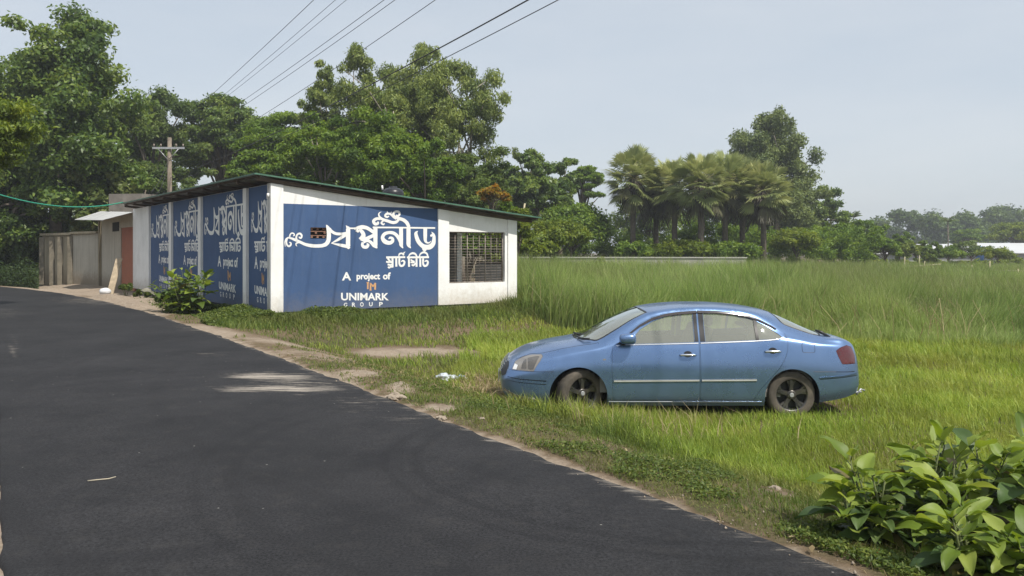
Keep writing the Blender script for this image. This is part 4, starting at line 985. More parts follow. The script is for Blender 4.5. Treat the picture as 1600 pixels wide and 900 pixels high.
def banana(px, Y, hpx, label, seed):
    rng = np.random.default_rng(seed); x = (px - CX) / F * Y; zg = float(H(np.array(x), np.array(Y))); h = hpx / F * Y
    o = empty('banana_plant', (x, Y, zg), label, 'banana plant')
    b = MB(); b.tube([(x, Y, zg - .1), (x, Y, zg + h * .5)], [.12, .08], 8); b.build('trunk', BARK, o)
    V, T_, R_ = [], [], []
    for i in range(9):
        az = i * 2.4; e = rng.uniform(.7, 1.4); p = np.array([x, Y, zg + h * .45]); sd = np.array([-math.sin(az), math.cos(az), 0]); b0 = len(V)
        for k in range(7):
            w_ = .22 * math.sin(math.pi * min(1, (k + .3) / 6.6)) * h * .55; V += [p + sd * w_, p - sd * w_]; R_ += [rng.uniform(.3, 1)] * 2
            p = p + h * .12 * np.array([math.cos(az) * math.cos(e), math.sin(az) * math.cos(e), math.sin(e)]); e -= .3
        T_ += [[b0 + 2 * k, b0 + 2 * k + 1, b0 + 2 * k + 3, b0 + 2 * k + 2] for k in range(6)]
    link('crown', np_mesh('crown', V, T_, LM['bright'], True, {'rnd': R_}), o)
for a in ((1212, 59, 34, 'banana plant nearest the palms, pale upright leaves', 81), (1232, 60, 28, 'banana plant right of the palms, behind its pale neighbour', 82), (1190, 60, 26, 'low banana plant at the foot of the rightmost palm', 83)): banana(*a)
# ------------------------------------------------------------------ the blue saloon car (x from nose to tail, y towards the viewer negative in the world, z up)
def paint():
    m, nt, p, _ = nodes('blue_metallic_paint')
    n = noise(nt, 3.0, 6, .65); f = N(nt, 'ShaderNodeTexNoise'); f.inputs['Scale'].default_value = 900
    c = ramp(nt, n.outputs[0], [(.3, (.150, .245, .435)), (.7, (.170, .272, .475))])
    tc = N(nt, 'ShaderNodeTexCoord'); sx = N(nt, 'ShaderNodeSeparateXYZ'); nt.links.new(tc.outputs['Object'], sx.inputs[0])
    low = ramp(nt, math_n(nt, 'ADD', sx.outputs['Z'], math_n(nt, 'MULTIPLY', math_n(nt, 'SUBTRACT', noise(nt, 1.5, 3, .5).outputs[0], .5), .15)), [(.20, .22), (.42, .0)])
    col_ = mixc(nt, low.outputs[0], c.outputs[0], (.16, .15, .13))
    nt.links.new(col_, p.inputs['Base Color'])
    p.inputs['Metallic'].default_value = .76; p.inputs['Roughness'].default_value = .34
    p.inputs['Coat Weight'].default_value = .45; p.inputs['Coat Roughness'].default_value = .05
    rr = ramp(nt, n.outputs[0], [(.3, .24), (.7, .33)]); nt.links.new(rr.outputs[0], p.inputs['Roughness'])
    return m
def glass(name, tint, refl=1.0):
    m, nt, p, out = nodes(name); nt.nodes.remove(p)
    t = N(nt, 'ShaderNodeBsdfTransparent'); t.inputs[0].default_value = (*tint, 1)
    g = N(nt, 'ShaderNodeBsdfGlossy'); g.inputs['Roughness'].default_value = .03; g.inputs[0].default_value = (.9, .95, .92, 1)
    d = N(nt, 'ShaderNodeBsdfDiffuse'); d.inputs[0].default_value = (.62, .64, .57, 1)      # dust film, paled to stand in for reflected sky
    f = N(nt, 'ShaderNodeFresnel'); f.inputs[0].default_value = 1.5
    k = math_n(nt, 'MULTIPLY', f.outputs[0], 1.35 * refl, True)
    a = N(nt, 'ShaderNodeMixShader'); a.inputs[0].default_value = .29; nt.links.new(t.outputs[0], a.inputs[1]); nt.links.new(d.outputs[0], a.inputs[2])
    b_ = N(nt, 'ShaderNodeMixShader'); nt.links.new(k, b_.inputs[0]); nt.links.new(a.outputs[0], b_.inputs[1]); nt.links.new(g.outputs[0], b_.inputs[2])
    nt.links.new(b_.outputs[0], out.inputs[0]); return m
M_PAINT = paint()
M_GLASS = glass('window_glass', (.90, .93, .87)); M_WSG = glass('windscreen_glass', (.62, .68, .64), 1.3)
M_BLACK = mat('black_trim', (.016, .016, .018), .45, var=.2)
M_RUBBER = mat('tyre_rubber', (.085, .074, .060), .95, var=.3, scale=7, bmp=.2, dirt=((.21, .175, .13), .8, 3.0))
M_RIM = mat('dirty_dark_alloy', (.10, .098, .096), .36, metal=.75, var=.4, scale=9, dirt=((.15, .125, .095), .75, 5.0))
M_CHROME = mat('chrome_trim', (.78, .79, .80), .16, metal=1.0, var=.05)
M_SILVER = mat('bright_silver_trim', (.74, .74, .73), .35, metal=.15, var=.05)  # pale and barely metallic: the moulding's sky reflection is put into this colour
M_LAMP = mat('headlight_lens', (.185, .17, .15), .12, var=.3, scale=5, spec=.6, coat=1.0)
M_LAMPD = mat('headlight_reflector', (.115, .106, .094), .2, metal=.3, var=.3, scale=8, coat=1.0)
M_TAIL = mat('red_tail_lens', (.075, .004, .006), .15, var=.2, scale=8, coat=1.0)
M_CABIN = mat('grey_cabin_trim', (.26, .25, .23), .9, var=.15)
M_SEAT = mat('beige_seat_cloth', (.30, .28, .24), .95, var=.12, scale=12)
M_PLATE = mat('number_plate_white', (.60, .60, .58), .5, var=.1)

car = empty('parked_car', (-.158, 11.34, -.505), 'dusty blue four door saloon car parked in the grass with its front wheel turned', 'car')
def pt(nm): return nm
XL = 4.74
K = lambda xs, ys: (lambda x: pchip(xs, ys, x))
ztop = K([0,.015,.05,.10,.18,.34,.62,.95,1.10,1.28,1.53,1.81,1.965,2.16,2.5,2.85,3.2,3.55,3.73,3.9,4.07,4.2,4.3,4.42,4.5,4.6,4.66,4.70,4.73,XL], [.47,.55,.615,.675,.735,.815,.893,.945,.985,1.085,1.215,1.328,1.368,1.396,1.420,1.421,1.402,1.345,1.288,1.212,1.132,1.075,1.035,1.010,.998,.968,.895,.73,.57,.46])
zrail = K([0,.015,.05,.10,.18,.34,.55,.81,1.2,1.3,1.55,1.78,1.98,2.15,2.3,2.6,2.84,3.04,3.23,3.37,3.53,3.71,3.9,4.05,4.2,4.42,4.5,4.6,4.66,4.70,4.73,XL], [.455,.53,.585,.63,.685,.755,.803,.866,.926,.955,1.105,1.245,1.328,1.360,1.380,1.396,1.392,1.375,1.345,1.308,1.238,1.14,1.068,1.025,1.004,.986,.972,.925,.85,.70,.55,.45])
yrail = K([0,.05,.2,.55,1.2,1.3,1.55,1.98,2.5,3.2,3.7,4.05,4.4,4.6,4.7,XL], [.28,.40,.54,.66,.715,.715,.685,.615,.59,.59,.615,.665,.665,.60,.50,.33])
zbelt = K([0,.02,.06,.1,.2,.35,.55,.81,1.2,1.46,1.65,2.56,3.27,3.6,3.8,4.05,4.4,4.55,4.66,4.71,XL], [.445,.49,.53,.57,.63,.69,.735,.785,.86,.90,.918,.945,.974,.99,.975,.935,.895,.84,.74,.60,.44])
ybelt = K([0,.05,.1,.2,.35,.55,.81,1.2,1.46,2.5,3.5,4.05,4.3,4.45,4.6,4.7,XL], [.40,.555,.63,.705,.76,.79,.805,.81,.80,.795,.795,.795,.775,.745,.675,.575,.38])
ymid = K([0,.02,.05,.1,.2,.35,.55,.8,1.5,3.5,4.05,4.3,4.45,4.6,4.7,XL], [.42,.53,.61,.69,.762,.808,.835,.845,.847,.852,.848,.825,.795,.725,.625,.40])
zmid = K([0,.1,.3,1.0,3.8,4.3,XL], [.43,.47,.53,.60,.60,.55,.42])
zbot = K([0,.02,.06,.15,.3,1.0,1.4,3.4,4.05,4.3,4.5,4.65,4.71,XL], [.40,.33,.265,.215,.192,.172,.152,.148,.185,.215,.25,.295,.34,.40])
NX, NTt = 420, 120
# parameter along the car that also counts how fast the plan and the top turn in at nose and tail
xd = np.concatenate([np.linspace(0, .3, 1500), np.linspace(.3, XL - .25, 1500)[1:], np.linspace(XL - .25, XL, 1500)[1:]])
ds_ = np.sqrt(np.diff(xd) ** 2 + np.diff(ymid(xd)) ** 2 + np.diff(ztop(xd)) ** 2)
sd_ = np.concatenate([[0], np.cumsum(ds_)]); SL = sd_[-1]
def s_of_x(x): return np.interp(x, xd, sd_)
gs = np.linspace(0, SL, NX); gx = np.interp(gs, sd_, xd)
TT = np.linspace(0, 1, NTt)
def section(x):
    zb, zm, zl, zr, zp = zbot(x), zmid(x), zbelt(x), zrail(x), ztop(x)
    ym, yl, yr = ymid(x), ybelt(x), yrail(x)
    lo = np.minimum(zb + .11, (zb + zm) / 2)
    Kp = [(ym - .045, zb), (ym - .006, lo), (ym, zm), (ym - (ym - yl) * .45, zm + (zl - zm) * .66), (yl, zl), ((yl + yr) / 2 + .008, (zl + zr) / 2), (yr, zr), (yr * .72, zr + (zp - zr) * .62), (yr * .38, zr + (zp - zr) * .93), (0 * x, zp)]
    return np.stack([np.stack([a + 0 * x, b_ + 0 * x], -1) for a, b_ in Kp], 1)          # (n,10,2)
KP = section(gx)
TK = np.array([0, .07, .22, .33, .43, .55, .68, .80, .90, 1.0])
Gy = np.zeros((NX, NTt)); Gz = np.zeros((NX, NTt))
for i in range(NX):
    Gy[i] = pchip(TK, KP[i, :, 0], TT); Gz[i] = pchip(TK, KP[i, :, 1], TT)
def bil(G, s, t):
    a = np.clip(s / SL * (NX - 1), 0, NX - 1.0001); b_ = np.clip(t * (NTt - 1), 0, NTt - 1.0001)
    i = a.astype(int); j = b_.astype(int); f = a - i; g = b_ - j
    return (G[i, j] * (1 - g) + G[i, j + 1] * g) * (1 - f) + (G[i + 1, j] * (1 - g) + G[i + 1, j + 1] * g) * f
GX = np.repeat(gx[:, None], NTt, 1)
dS = np.stack([np.gradient(GX, axis=0), np.gradient(Gy, axis=0), np.gradient(Gz, axis=0)], -1); dT = np.stack([0 * GX, np.gradient(Gy, axis=1), np.gradient(Gz, axis=1)], -1)
GN = unit(np.cross(dS, dT)); GN[GN[..., 1] * 1 + GN[..., 2] * .3 < 0] *= -1
def surf(s, t, off=0.0):
    s = np.asarray(s, float); t = np.asarray(t, float)
    P = np.stack([bil(GX, s, t), bil(Gy, s, t), bil(Gz, s, t)], -1)
    Nn = unit(np.stack([bil(GN[..., 0], s, t), bil(GN[..., 1], s, t), bil(GN[..., 2], s, t)], -1))
    return P + Nn * np.asarray(off)[..., None] if np.ndim(off) else P + Nn * off
def inv(x, z):                        # side view (x, z) -> (s, t)
    x = np.atleast_1d(np.asarray(x, float)); z = np.atleast_1d(np.asarray(z, float)); s = s_of_x(x); t = np.zeros(len(x))
    for k in range(len(x)):
        col_ = np.array([bil(Gz, np.full(NTt, s[k]), TT)])[0]; t[k] = np.interp(z[k], np.maximum.accumulate(col_), TT)
    return np.stack([s, t], 1)
def inv_y(x, y):                      # plan view (x, y) on the upper surfaces
    x = np.atleast_1d(np.asarray(x, float)); y = np.atleast_1d(np.asarray(y, float)); s = s_of_x(x); t = np.zeros(len(x))
    for k in range(len(x)):
        m_ = TT > .3; c_ = bil(Gy, np.full(NTt, s[k]), TT)[m_]; t[k] = np.interp(-y[k], np.maximum.accumulate(-c_), TT[m_])
    return np.stack([s, t], 1)
def dens(P, h=.025, close=True):
    P = np.asarray(P, float); out = []
    n = len(P) if close else len(P) - 1
    for i in range(n):
        a, b_ = P[i], P[(i + 1) % len(P)]; m_ = max(1, int(np.hypot(*(b_ - a)) / h)); out += [a + (b_ - a) * k / m_ for k in range(m_)]
    if not close: out.append(P[-1])
    return np.array(out)
def rnd_poly(P, r=.03, n=4):          # round the corners of a polygon
    P = [np.array(p, float) for p in P]; out = []
    for i, p in enumerate(P):
        a, c_ = P[i - 1], P[(i + 1) % len(P)]; la, lc = np.linalg.norm(a - p), np.linalg.norm(c_ - p); q = min(r, la * .4, lc * .4)
        u, v = p + (a - p) / la * q, p + (c_ - p) / lc * q
        for k in range(n + 1): f = k / n; out.append((1 - f) ** 2 * u + 2 * f * (1 - f) * p + f * f * v)
    return out
WT = 1.75                              # scale of t in the flat domain
def inside(poly, pts):
    x, y = pts[:, 0], pts[:, 1]; c = np.zeros(len(pts), bool); n = len(poly); j = n - 1
    for i in range(n):
        xi, yi, xj, yj = *poly[i], *poly[j]
        k = ((yi > y) != (yj > y)) & (x < (xj - xi) * (y - yi) / ((yj - yi) if abs(yj - yi) > 1e-12 else 1e-12) + xi); c ^= k; j = i
    return c
def shrink(poly, d):                   # inset a domain polygon by d
    P = np.asarray(poly); A = .5 * np.sum(P[:, 0] * np.roll(P[:, 1], -1) - np.roll(P[:, 0], -1) * P[:, 1]); sg = 1 if A > 0 else -1
    e1 = unit(P - np.roll(P, 1, 0)); e2 = unit(np.roll(P, -1, 0) - P); n1 = np.stack([-e1[:, 1], e1[:, 0]], 1) * sg; n2 = np.stack([-e2[:, 1], e2[:, 0]], 1) * sg
    n_ = unit(n1 + n2); k = np.clip(1 / np.maximum(np.sum(n_ * n1, 1, keepdims=True), .4), 1, 2)
    return P + n_ * d * k
def region(outer, holes, h=.035, off=0.0):
    """triangulate a region of the skin; polygons in (s, t*WT); returns side mesh V (car coords, y>0), T"""
    outer = np.asarray(outer); allp = [outer] + [np.asarray(q) for q in holes]
    pts = []; edges = []
    for q in allp:
        b0 = len(pts); pts += list(map(tuple, q)); edges += [(b0 + i, b0 + (i + 1) % len(q)) for i in range(len(q))]
    lo, hi = outer.min(0), outer.max(0)
    gxs = np.arange(lo[0] + h / 2, hi[0], h); gys = np.arange(lo[1] + h / 2, hi[1], h)
    g = np.stack(np.meshgrid(gxs, gys), -1).reshape(-1, 2); g = g + (np.random.default_rng(1).random(g.shape) - .5) * h * .02
    k = inside(outer, g)
    for q in allp[1:]: k &= ~inside(q, g)
    bd = np.vstack(allp)
    g = g[k]; keep = np.ones(len(g), bool)
    for i in range(0, len(g), 2000): keep[i:i + 2000] = (np.min(np.sum((g[i:i + 2000, None] - bd[None]) ** 2, -1), 1) > (h * .35) ** 2)
    g = g[keep]
    r = delaunay_2d_cdt([Vector(p) for p in pts] + [Vector(p) for p in g], edges, [], 0, 1e-6)
    vv = np.array([tuple(v) for v in r[0]]); tt = np.array([f for f in r[2] if len(f) == 3])
    cen = vv[tt].mean(1); k = inside(outer, cen)
    for q in allp[1:]: k &= ~inside(q, cen)
    tt = tt[k]
    return surf(vv[:, 0], vv[:, 1] / WT, off), tt
def D(P): P = np.asarray(P, float); q = inv(P[:, 0], P[:, 1]); q[:, 1] *= WT; return q
def DY(P): P = np.asarray(P, float); q = inv_y(P[:, 0], P[:, 1]); q[:, 1] *= WT; return q
def to_car(V, side):                   # side -1: viewer's side
    V = np.array(V); V[:, 1] *= side; return V
def skin(name, V, T, m, parent, sides=(-1,), smooth=True):
    vs, ts = [], []
    for sg in sides:
        t_ = T if sg < 0 else T[:, ::-1]; ts.append(t_ + sum(len(q) for q in vs)); vs.append(to_car(V, sg))
    V_ = np.vstack(vs); T_ = np.vstack(ts)
    # consistent outward winding
    a = V_[T_[:, 1]] - V_[T_[:, 0]]; b_ = V_[T_[:, 2]] - V_[T_[:, 0]]; n_ = np.cross(a, b_); c_ = V_[T_].mean(1) - np.array([2.4, 0, .55])
    c_[:, 0] *= .25; fl = np.sum(n_ * c_, 1) < 0; T_[fl] = T_[fl][:, ::-1]
    return link(name, np_mesh(name, V_, T_, m, smooth), parent, world=False)
def strip(path, w, off, off2=None):    # ribbon on the skin along a (s,t*WT) path
    p = np.asarray(path); d = unit(np.gradient(p, axis=0)); n_ = np.stack([-d[:, 1], d[:, 0]], 1); w = np.broadcast_to(np.asarray(w, float).reshape(-1, 1) if np.ndim(w) else w, (len(p), 1))
    a, b_ = p + n_ * w / 2, p - n_ * w / 2; A = surf(a[:, 0], a[:, 1] / WT, off); B = surf(b_[:, 0], b_[:, 1] / WT, off)
    C = surf(p[:, 0], p[:, 1] / WT, off2 if off2 is not None else off); A0 = surf(a[:, 0], a[:, 1] / WT, -.004); B0 = surf(b_[:, 0], b_[:, 1] / WT, -.004)
    V = np.stack([A0, A, C, B, B0], 1).reshape(-1, 3); n = len(p); T = []
    for i in range(n - 1):
        for k in range(4):
            q = 5 * i + k; T += [[q, q + 1, q + 6], [q, q + 6, q + 5]]
    return V, np.array(T)

# --- outlines in the side view
DOORTOP = [(1.535,.955),(1.652,1.075),(1.817,1.194),(1.981,1.278),(2.146,1.326),(2.311,1.351),(2.566,1.368)]
DOORTOP2 = [(2.576,1.369),(2.839,1.364),(3.036,1.344),(3.234,1.310),(3.366,1.268),(3.531,1.182),(3.690,1.075)]
doorF = [(1.450,.225),(1.437,.646),(1.447,.905)] + DOORTOP + [(2.566,.225)]
doorR = [(2.576,.225)] + DOORTOP2 + [(3.712,1.010),(3.700,.86),(3.655,.74),(3.585,.63),(3.47,.50),(3.36,.385),(3.25,.225)]
glF = [(1.655,.938),(1.70,1.00),(1.817,1.118),(1.981,1.218),(2.16,1.280),(2.33,1.311),(2.510,1.325),(2.510,.962)]
glR = [(2.650,.966),(2.650,1.326),(2.839,1.321),(3.036,1.301),(3.20,1.270),(3.305,1.239),(3.305,.990)]
glQ = [(3.335,.992),(3.335,1.226),(3.46,1.161),(3.56,1.096),(3.645,1.028),(3.625,1.008)]
head = [(.155,.598),(.20,.690),(.30,.752),(.42,.784),(.545,.795),(.560,.775),(.52,.715),(.474,.655),(.440,.590)]
tail = [(4.33,.852),(4.40,.893),(4.50,.915),(4.585,.888),(4.625,.78),(4.62,.672),(4.41,.676),(4.36,.77)]
AF, AR, AZ = (1.010, .372), (3.752, .350), .274
def arch(c, r):
    q = []
    for a in np.linspace(math.pi, 0, 40): q.append((c + r * math.cos(a), AZ + r * math.sin(a)))
    return q
ws = [(1.00, 0.0), (1.02, .25), (1.10, .48), (1.235, .640), (1.27, .655), (1.55, .635), (1.80, .590), (1.925, .555), (1.90, .30), (1.895, 0.0)]
rw = [(3.62, 0.0), (3.64, .30), (3.70, .52), (3.74, .555), (3.95, .585), (4.12, .600), (4.20, .585), (4.245, .40), (4.26, 0.0)]
dF, dR, gF, gR, gQ = (dens(rnd_poly(D(dens(p, .05)), .0), .03) if False else dens(D(dens(p, .05)), .03) for p in (doorF, doorR, glF, glR, glQ))
hd = dens(D(dens(rnd_poly(head, .010), .03)), .02); tl = dens(D(dens(rnd_poly(tail, .010), .03)), .02)
wsp = dens(DY(dens(ws[:-0] if False else ws, .05, False)), .03, False); rwp = dens(DY(dens(rw, .05, False)), .03, False)
wsp[0, 1] = wsp[-1, 1] = WT; rwp[0, 1] = rwp[-1, 1] = WT
# body outline: sill edge with arch notches, up the tail, along the centre line (dipping round both screens), down the nose
o = []
def bottom(x0, x1, n): return [(s_of_x(x), 0.0) for x in np.linspace(x0, x1, n)]
def notch(c, r):
    q = [p for p in arch(c, r) if p[1] > zbot(np.array(p[0])) + .012]; return [(s_of_x(q[0][0]), 0.0)] + list(map(tuple, D(q))) + [(s_of_x(q[-1][0]), 0.0)]
nF, nR = notch(AF[0], AF[1]), notch(AR[0], AR[1]); inx = lambda s: float(np.interp(s, sd_, xd))
o += bottom(0, inx(nF[0][0]) - .01, 30) + nF + bottom(inx(nF[-1][0]) + .01, inx(nR[0][0]) - .01, 50) + nR + bottom(inx(nR[-1][0]) + .01, XL, 30)
o += [(SL, f * WT) for f in np.linspace(0, 1, 30)[1:]]
o += [(s, WT) for s in np.arange(SL, rwp[-1, 0] + .02, -.035)[1:]] + list(map(tuple, rwp[::-1]))
o += [(s, WT) for s in np.arange(rwp[0, 0], wsp[-1, 0] + .02, -.035)[1:]] + list(map(tuple, wsp[::-1]))
o += [(s, WT) for s in np.arange(wsp[0, 0], .02, -.035)[1:]] + [(0, f * WT) for f in np.linspace(1, 0, 20)[:-1]]
V, T_ = region(o, [dF, dR, hd, tl])
body = skin('body', V, T_, M_PAINT, car, (-1, 1))
for sg, sd0 in ((-1, 1), (1, 1)):
    for nm, outl, gl in (('front', dF, [gF]), ('rear', dR, [gR, gQ])):
        V, T_ = region(shrink(outl, .0035), gl); dr = skin('door', V, T_, M_PAINT, car, (sg,))
        for g in gl:
            V, T_ = region(shrink(g, .001), [], off=-.006); skin('window', V, T_, M_GLASS, dr, (sg,))
        # chrome sill strip, handle over a flat black patch painted for its cup's shade
        a, b_ = (1.50, 2.556) if nm == 'front' else (2.586, 3.665)
        xs = np.linspace(a, b_, 26); zs = np.interp(xs, [1.46, 1.653, 2.558, 3.268, 3.55, 3.665], [.912, .928, .950, .977, .995, 1.02])
        V, T_ = strip(D(np.stack([xs, zs], 1)), .018, .006, .010); skin('sill_trim', V, T_, M_CHROME, dr, (sg,))
        ms = [(a, b_) for a, b_ in ((1.462, 2.556),)] if nm == 'front' else [(2.588, 3.29)]
        xs = np.linspace(*ms[0], 26); V, T_ = strip(D(np.stack([xs, np.interp(xs, [1.45, 3.3], [.470, .484])], 1)), .020, .010, .016); skin('side_moulding', V, T_, M_SILVER, dr, (sg,))
        hx, hz = (2.415, .800) if nm == 'front' else (3.505, .845)
        cup = [(hx + .055 * math.cos(a), hz + .012 + .040 * math.sin(a)) for a in np.linspace(0, 2 * math.pi, 20, endpoint=False)]
        V, T_ = region(D(cup), [], .02, off=.0025); hcup = skin('handle_cup_shade', V, T_, M_BLACK, dr, (sg,))  # no hollow here, the cup's shade is a black patch
        xs = np.linspace(hx - .105, hx + .105, 13); pp = surf(*(D(np.stack([xs, np.full(13, hz)], 1)).T / np.array([[1], [WT]])), off=np.array([.004, .022, .032, .036, .038, .038, .038, .038, .038, .036, .032, .022, .004]))
        b = MB(); b.tube(to_car(pp, sg), [.010] + [.015] * 11 + [.010], 8); b.build('handle', M_CHROME, dr, world=False)
        # dark rain guard along the top of the glass, black centre pillar
        top = DOORTOP if nm == 'front' else DOORTOP2
        tp = np.array(dens(top, .05, False)); tp[:, 1] -= .030
        if nm == 'front': tp = tp[tp[:, 0] > 1.60]
        else: tp = tp[(tp[:, 0] < 3.60)]
        V, T_ = strip(D(tp), .032, .012, .020); skin('rain_guard', V, T_, M_RG if 'M_RG' in globals() else globals().setdefault('M_RG', mat('smoked_rain_guard', (.045, .038, .038), .15, var=.1, coat=.6)), dr, (sg,))
        pil = [(2.514, .966), (2.514, 1.322), (2.560, 1.328), (2.560, .968)] if nm == 'front' else [(2.583, .968), (2.583, 1.328), (2.646, 1.324), (2.646, .968)]
        V, T_ = region(dens(D(pil), .03), [], .03, off=.0025); skin('pillar_trim', V, T_, M_BLACK, dr, (sg,))
        if nm == 'rear':
            V, T_ = region(dens(D([(3.302, .985), (3.302, 1.240), (3.339, 1.226), (3.339, .988)]), .03), [], .03, off=.003); skin('pillar_trim', V, T_, M_BLACK, dr, (sg,))
        else:
            V, T_ = region(dens(D([(1.50, .930), (1.56, .975), (1.66, 1.065), (1.70, 1.035), (1.648, .94)]), .03), [], .03, off=.003); skin('pillar_trim', V, T_, M_BLACK, dr, (sg,))
            # wing mirror
            bm = bmesh.new(); bmesh.ops.create_icosphere(bm, subdivisions=4, radius=1)
            for v in bm.verts:
                q = v.co; e = .62; q = Vector([math.copysign(abs(c_) ** e, c_) for c_ in q])
                tx = .112 * (1 - .12 * (q.x < 0) * (-q.x)); v.co = Vector((1.625 + q.x * tx, sg * (.905 + q.y * .085), 1.018 + q.z * .066 * (1 + .10 * q.x)))
            me = bpy.data.meshes.new('mirror'); bm.to_mesh(me); bm.free(); me.materials.append(M_PAINT); me.polygons.foreach_set('use_smooth', [True] * len(me.polygons))
            mir = link('mirror', me, dr, world=False)
            b = MB(); b.tube([(1.565, sg * .74, .955), (1.60, sg * .86, .965)], [.035, .03], 8); b.build('mirror_arm', M_BLACK, mir, world=False)
# screens
wp = np.vstack([wsp, [(s, WT) for s in np.arange(wsp[-1, 0] - .03, wsp[0, 0] + .02, -.03)]])
V, T_ = region(shrink(wp, .0), [], off=-.004); skin('windscreen', V, T_, M_WSG, car, (-1, 1))
rp = np.vstack([rwp, [(s, WT) for s in np.arange(rwp[-1, 0] - .03, rwp[0, 0] + .02, -.03)]])
V, T_ = region(rp, [], off=-.004); skin('rear_window', V, T_, M_WSG, car, (-1, 1))
for pth, w_, nm in ((wsp, .022, 'windscreen_seal'), (rwp, .02, 'rear_window_seal')):
    V, T_ = strip(pth[1:-1], w_, .0022); skin(nm, V, T_, M_BLACK, body, (-1, 1))
# lamps
for sg in (-1, 1):
    V, T_ = region(shrink(hd, .003), [], .02, off=-.001); hl = skin('headlight', V, T_, M_LAMP, car, (sg,))
    for inn in ([(.275, .618), (.30, .70), (.345, .735), (.345, .618)], [(.362, .616), (.362, .742), (.455, .768), (.515, .772), (.465, .690), (.432, .612)]):
        V, T_ = region(dens(D(rnd_poly(inn, .012)), .02), [], .02, off=.0015); skin('reflector', V, T_, M_LAMPD, hl, (sg,))
    V, T_ = region(dens(D([(.165, .603), (.195, .665), (.235, .655), (.215, .603)]), .02), [], .02, off=.0015); skin('indicator', V, T_, M_SILVER, hl, (sg,))
    V, T_ = region(shrink(tl, .003), [], .02, off=-.001); t_ = skin('taillight', V, T_, M_TAIL, car, (sg,))
    V, T_ = region(dens(D([(1.325, .735), (1.325, .753), (1.362, .755), (1.362, .737)]), .02), [], .02, off=.004); skin('side_marker', V, T_, M_LAMP, car, (sg,))
    # bumper, flap and bonnet joint lines
    def line(P, w_, m_, nm, off=.0016, par=body, smooth=True):
        p = D(dens(P, .03, False)); V, T_ = strip(p, w_, off); return skin(nm, V, T_, m_, par, (sg,))
    line([(.10, .592), (.30, .589), (.55, .588), (.70, .590)], .006, M_BLACK, 'bumper_joint')
    line([(.10, .505), (.25, .487), (.42, .478), (.60, .468)], .010, M_BLACK, 'bumper_groove'); line([(.10, .462), (.25, .444), (.42, .434), (.60, .424)], .006, M_BLACK, 'bumper_groove')
    line([(4.02, .590), (4.25, .588), (4.40, .582), (4.60, .575)], .005, M_BLACK, 'bumper_joint'); line([(4.10, .512), (4.35, .525), (4.62, .545)], .012, M_PAINT, 'bumper_ridge', .009)
    line([(4.10, .492), (4.35, .505), (4.64, .525)], .006, M_BLACK, 'bumper_groove')
    line([(.20, .705), (.40, .788), (.555, .806), (.81, .868), (1.0, .902), (1.2, .930), (1.28, .948)], .006, M_BLACK, 'bonnet_joint')
    fl = rnd_poly([(3.885, .835), (3.885, .955), (4.05, .950), (4.05, .832)], .03)
    if sg < 0: line(list(fl) + [fl[0]], .005, M_BLACK, 'fuel_flap')
    line([(1.40, .205), (2.3, .205), (3.36, .205)], .008, M_CHROME, 'sill_strip', .006)
    V, T_ = strip(D([(.06, .335), (.12, .30), (.20, .262), (.32, .235), (.45, .225)]), .05, .006, .012); skin('bumper_lip', V, T_, M_BLACK if sg > 0 else mat('scuffed_bumper_lip', (.27, .25, .22), .7, var=.4, scale=10), body, (sg,))
# grille: chrome-edged slats across the nose
def nose_curve(z, ymax, off):
    out = []
    for k in np.linspace(0, 1, 200):
        x = k * .5
        if ztop(np.array(x)) < z: continue
        q = inv([x], [z])[0]; p = surf(q[0:1], q[1:2], off)[0]
        if p[1] > ymax: break
        out.append(p)
    return out
gb = empty.__wrapped__ if hasattr(empty, '__wrapped__') else None
b = MB()
for i, z in enumerate((.525, .555, .585, .615, .645, .67)):
    c_ = nose_curve(z, .40, .008)
    if len(c_) < 2: continue
    pp = [Vector((p[0], -p[1], p[2])) for p in reversed(c_)] + [Vector((p[0], p[1], p[2])) for p in c_[1:]]
    b.tube(pp, .009, 6)
b.build('grille', M_CHROME, car, world=False)
gp_ = [(.012, .50), (.05, .605), (.09, .655), (.118, .662), (.115, .62), (.075, .525), (.03, .49)]
V, T_ = region(dens(D(gp_), .02), [], .02, off=.002)
for sg in (-1, 1): skin('grille_backing', V, T_, M_BLACK, bpy.data.objects['grille'], (sg,))
b = MB(); b.cbox((-.022, 0, .43), (.012, .34, .13)); b.build('number_plate', M_PLATE, car, world=False)
# nose and tail caps
for idx, nm in ((0, 'nose_panel'), (NX - 1, 'tail_panel')):
    L_ = [(gx[idx], -Gy[idx, j], Gz[idx, j]) for j in range(0, NTt, 4)] + [(gx[idx], 0, Gz[idx, -1])]; R_ = [(p[0], -p[1], p[2]) for p in reversed(L_[:-1])]
    b = MB(); b.add(L_ + R_, [tuple(range(len(L_ + R_)))]); b.build(nm, M_PAINT if idx else M_BLACK, body, world=False)
# underside, wheel wells, cabin
b = MB(); n = 40
xs = np.linspace(.05, XL - .05, n); vs = []
for x in xs: y = float(ymid(np.array(x))) - .06; zb_ = float(zbot(np.array(x))) + .01; vs += [(x, -y, zb_), (x, y, zb_)]
for i in range(n - 1):
    xm = (xs[i] + xs[i + 1]) / 2
    if abs(xm - AF[0]) < .36 or abs(xm - AR[0]) < .34: continue
    b.add([vs[2 * i], vs[2 * i + 1], vs[2 * i + 3], vs[2 * i + 2]], [(0, 1, 2, 3)])
for c, r in (AF, AR):
    for sg in (-1, 1):
        q = [Vector((c + (r + .004) * math.cos(a), sg * .832, AZ + (r + .004) * math.sin(a))) for a in np.linspace(math.pi + .3, -.3, 30)]; q2 = [p - Vector((0, sg * .36, 0)) for p in q]
        b.add(q + q2, [(i, i + 1, 31 + i, 30 + i) for i in range(29)]); b.add(q2, [tuple(range(30))])
b.build('underbody', M_BLACK, car, world=False)
